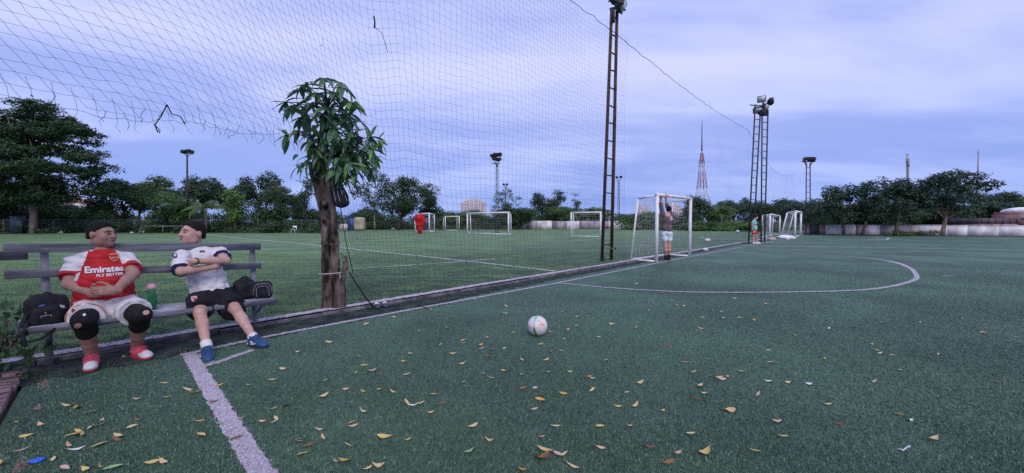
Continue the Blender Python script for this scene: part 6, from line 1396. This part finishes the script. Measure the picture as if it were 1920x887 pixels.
Q.fcone(lerp(hpL, knL, .45) - up * .03, lerp(hpL, knL, .80) - up * .055 + f2 * 0, .10, .098, .03)
link('shorts', Q.mesh('shorts', .006, lambda X: rid(X, .009, 32, 16) + wav(X * [1, 1, .5], .003, 75, 12)), KFAB, man2)
oM = at(364, 561, 3.7); vw2 = ray(364, 561); PKP = mat('pale_print', (.62, .42, .46), rough=.7)
patch('shorts_crest', man2, Q, oM, exi, up, [(x * .052 * .9, y * .055) for x, y in SHIELD], vw2, PKP, .006); patch('crest_emblem', man2, Q, oM, exi, up, [(-.014, .012), (.01, .016), (.012, .0), (.004, -.016), (-.006, -.012), (.002, .002)], vw2, RFAB, .0075)
SBL = mat('shoe_blue', (.015, .055, .15), (.025, .085, .21), 10, .5, .4); SDK = mat('shoe_sole_dark', (.015, .02, .04), rough=.7)
for an_, to_, nm in ((anR, toR, 0), (anL, toL, 1)):
    up_d = nrm(lerp(an_, knR if nm == 0 else knL, .2) - an_); so = SDF().fcone(an_ - up_d * .03, an_ + up_d * (.040 if nm == 0 else .036), .044, .043, .01); link('sock', so.mesh('sock', .005, lambda X: wav(X, .002, 90, 3)), WFAB, man2)
    SS, c = shoe(man2, an_, to_, SBL, SBL, SDK, SBL)
    l_ = -1 if nm else 1
    for sd in (-1, 1):
        side = np.array(c(0, sd, 0) - c(0, 0, 0)); fw_ = c(1, 0, 0) - c(0, 0, 0)
        for pts in ([(.05, .040), (.09, .030), (.14, .036), (.165, .052), (.145, .054), (.12, .046), (.09, .040)], [(.075, .062), (.10, .070), (.135, .060), (.115, .044), (.105, .040), (.105, .052)]):
            patch('side_mark', man2, SS, c(0, 0, 0), fw_, up, pts, -side, SHW, .0025)
    H_ = SDF().cone(c(.0, 0, .022), c(.06, 0, .020), .030, .034, .02).cut(c(0, 0, .034), (0, 0, 1)).cut(c(0, 0, .006), (0, 0, -1)); link('heel_wedge', H_.mesh('heel_wedge', .005), SHW, man2)

# ------------------------------------------------------------------ the man hanging from the crossbar
man3 = thing('person', 'man seen from behind hanging by his hands from the white crossbar', 'person', gnd(1250, 490)); Y = 12.02
g3 = lambda px, py, d=0.0: at(px, py, Y + d); f3 = nrm([.30, .95, 0]); l3 = np.array([-f3[1], f3[0], 0.]); AB = np.array([l3, f3, up])
pel, che, nk, hd = g3(1250, 437), g3(1251, 413), g3(1253, 402), g3(1254.5, 393, .03); shA, shB = g3(1243.5, 403), g3(1259.5, 404, -.05)
zb = 2.12; hA, hB = g3(1239, 369.5), g3(1248.5, 370.8); hA[2] = zb + .0; hB[2] = zb; elA, elB = g3(1239.5, 386, .05), g3(1250.5, 387, .05)
S = SDF(); S.ell(pel, (.150, .115, .13), AB, .05).ell(lerp(pel, che, .5), (.135, .105, .20), AB, .06).ell(che, (.165, .115, .17), AB, .06).cone(shA, shB, .06, .06, .06)
for a, b, c in ((shA, elA, hA), (shB, elB, hB)): S.chain([a, b], [.058, .046], .03).chain([b, lerp(b, c, .35), c - [0, 0, .07]], [.046, .045, .030], .02)
bd_ = nrm(gB - gA)
for h_ in (hA, hB):
    w_ = h_ - np.array([0, 0, .07]) - f3 * .05; S.box(h_ + [0, 0, -.025] - f3 * .050, (.040, .013, .045), np.array([bd_, f3, up]), .012, .02)
    for i in range(4):
        o = bd_ * (.030 - .02 * i); S.chain([h_ + o - f3 * .055 + [0, 0, .01], h_ + o - f3 * .035 + [0, 0, .055], h_ + o + f3 * .02 + [0, 0, .064], h_ + o + f3 * .058 + [0, 0, .02]], [.011, .0105, .010, .009], .003)
    S.chain([h_ - bd_ * .04 - f3 * .05 - [0, 0, .04], h_ - bd_ * .055 - f3 * .055, h_ - bd_ * .05 - f3 * .03 + [0, 0, .045]], [.013, .011, .009], .006)
kA, kB = g3(1247.5, 463, -.03), g3(1254.5, 463, .0); aA, aB = g3(1248.5, 482, .06), g3(1254.5, 481.5, .08); hpA, hpB = g3(1245.5, 441), g3(1255, 441)
for a, k_, c in ((hpA, kA, aA), (hpB, kB, aB)): S.chain([a, lerp(a, k_, .5), k_], [.088, .078, .055], .03).chain([k_, lerp(k_, c, .32) - f3 * .015, lerp(k_, c, .7), c], [.053, .058, .042, .036], .03)
p3, A3 = add_head(S, hd, nrm([.55, .80, .15]), up, .98, nk, .055); link('body', S.mesh('body', .0085), SKIN2, man3)
H = SDF().ell(p3(-.02, .025), np.array([.105, .102, .086]), A3, .02).cut(p3(.07, .05), nrm(A3[0] * .8 - A3[1] * .6), .01).cut(p3(0, -.07), -A3[1], .02).cut(p3(.03, .0), nrm(A3[0] * .7 - A3[1] * .7), .01); link('hair', H.mesh('hair', .008, lambda X: wav(X, .004, 90, 3)), HAIR, man3)
MAUVE = mat('mauve_shirt', (.115, .080, .095), (.175, .125, .140), 9, .85, .15, bump=.2, bscale=100)
J = SDF().ell(lerp(pel, che, .35), (.160, .132, .21), AB, .06).ell(che, (.180, .134, .175), AB, .06).chain([nk - [0, 0, .04], shA], [.06, .075], .05).chain([nk - [0, 0, .04], shB], [.06, .075], .05).chain([shA, elA, lerp(elA, hA, .22)], [.074, .060, .056], .03).chain([shB, elB, lerp(elB, hB, .18)], [.074, .060, .056], .03).cut(pel + [0, 0, .055], -up, .01)
link('t_shirt', J.mesh('t_shirt', .009, lambda X: wav(X * [1, 1, .6], .010, 24, 4), lambda X: ((((X - g3(1258, 408)) @ l3 / .045) ** 2 + ((X[:, 2] - g3(1258, 409)[2]) / .085) ** 2 < 1) & (((X - che) @ f3) < -.02)).astype(int)), [MAUVE, mat('pale_print_patch', (.42, .36, .38), rough=.8)], man3)
FLOR = bpy.data.materials.new('floral_shorts'); FLOR.use_nodes = True; t_ = FLOR.node_tree; co_ = t_.nodes.new('ShaderNodeTexCoord').outputs['Object']; vo = t_.nodes.new('ShaderNodeTexVoronoi'); vo.inputs['Scale'].default_value = 13; t_.links.new(co_, vo.inputs['Vector'])
t_.links.new(ramp(t_, vo.outputs['Distance'], [(.26, (.03, .10, .28)), (.36, (.35, .58, .72)), (.52, (.64, .70, .74))]), t_.nodes['Principled BSDF'].inputs['Base Color'])
Q = SDF().ell(pel + [0, 0, -.0], (.165, .130, .12), AB, .05).fcone(hpA + [0, 0, .05], lerp(hpA, kA, .48), .10, .098, .05).fcone(hpB + [0, 0, .05], lerp(hpB, kB, .48), .10, .098, .05).cut(pel + [0, 0, .085], up, .01); link('shorts', Q.mesh('shorts', .009, lambda X: wav(X, .006, 35, 7)), FLOR, man3)
for c, k_ in ((aA, kA), (aB, kB)): so = SDF().fcone(c - [0, 0, .05], lerp(c, k_, .24), .044, .045); link('sock', so.mesh('sock', .008), BLK, man3)
for c in (aA, aB): shoe(man3, c - [0, 0, .02], c + nrm([.35, .9, 0]) * .15 - [0, 0, .10], BLK, BLK, mat('gum_sole', (.45, .36, .28), rough=.7), None, .007)

# ------------------------------------------------------------------ the man standing by the paired masts
man4 = thing('person', 'standing man in turquoise shirt and red shorts by the paired masts', 'person', gnd(1416, 457)); Y = gnd(1416, 457)[1]
g4 = lambda px, py, d=0.0: at(px, py, Y + d); f4 = nrm([.93, -.35, 0]); l4 = np.array([-f4[1], f4[0], 0.]); AB = np.array([l4, f4, up])
pel, che, nk, hd = g4(1415, 433), g4(1414, 419), g4(1415, 412), g4(1417.3, 407.5); shA, shB = g4(1413.5, 414, -.17), g4(1415, 414, .17)
S = SDF(); S.ell(pel, (.15, .12, .13), AB, .05).ell(lerp(pel, che, .5), (.14, .12, .2), AB, .06).ell(che, (.16, .12, .17), AB, .06).cone(shA, shB, .06, .06, .06)
for sh_, el_, wr_ in ((shA, g4(1410.8, 422, -.20), g4(1410.2, 429.5, -.16)), (shB, g4(1413, 422, .20), g4(1416, 428, .22))):
    S.chain([sh_, el_], [.058, .046], .03).chain([el_, wr_], [.046, .030], .02); add_hand(S, wr_, nrm(wr_ - el_), l4 * (1 if sh_ is shA else -1), f4, (.3, .35, .4, .45), 1.0, .2)
kA, kB = g4(1413, 445, -.09), g4(1418.5, 444, .09); aA, aB = g4(1412.8, 455, -.09), g4(1419.2, 453.6, .1); hpA, hpB = g4(1414, 436, -.09), g4(1416, 436, .09)
for a, k_, c in ((hpA, kA, aA), (hpB, kB, aB)): S.chain([a, lerp(a, k_, .5), k_], [.09, .08, .056], .03).chain([k_, lerp(k_, c, .32) - f4 * .015, lerp(k_, c, .7), c], [.054, .06, .043, .037], .03)
p4, A4 = add_head(S, hd, nrm([.95, -.30, -.22]), up, 1.02, nk, .055); link('body', S.mesh('body', .012), SKIN2, man4)
H = SDF().ell(p4(-.02, .025), np.array([.108, .105, .088]), A4, .02).cut(p4(.07, .05), nrm(A4[0] * .8 - A4[1] * .6), .01).cut(p4(0, -.06), -A4[1], .02).cut(p4(.02, .0), nrm(A4[0] * .7 - A4[1] * .7), .01); link('hair', H.mesh('hair', .012), HAIR, man4)
J = SDF().ell(lerp(pel, che, .4), (.165, .15, .21), AB, .06).ell(che, (.175, .14, .17), AB, .06).cone(shA, shB, .072, .072, .05).fcone(shA, lerp(shA, g4(1410.8, 422, -.2), .75), .078, .076, .03).fcone(shB, lerp(shB, g4(1413, 422, .2), .75), .078, .076, .03).cut(pel + [0, 0, -.01], -up, .01).cut(nk + [0, 0, -.01], up, .01)
link('t_shirt', J.mesh('t_shirt', .012, lambda X: wav(X, .006, 25, 4)), mat('turquoise_shirt', (.18, .50, .48), (.26, .60, .57), 8, .85), man4)
Q = SDF().ell(pel + [0, 0, -.02], (.165, .14, .12), AB, .05).fcone(hpA, lerp(hpA, kA, .35), .105, .105, .05).fcone(hpB, lerp(hpB, kB, .35), .105, .105, .05); link('shorts', Q.mesh('shorts', .012), RFAB, man4)
for c, k_ in ((aA, kA), (aB, kB)): c2_ = c.copy(); c2_[2] = .11; so = SDF().fcone(c2_ - [0, 0, .05], lerp(c2_, k_, .3), .046, .047); link('sock', so.mesh('sock', .01), WFAB, man4); shoe(man4, c2_, c2_ + f4 * .15 - [0, 0, .075], SHW, SHW, SHW, None, .009)
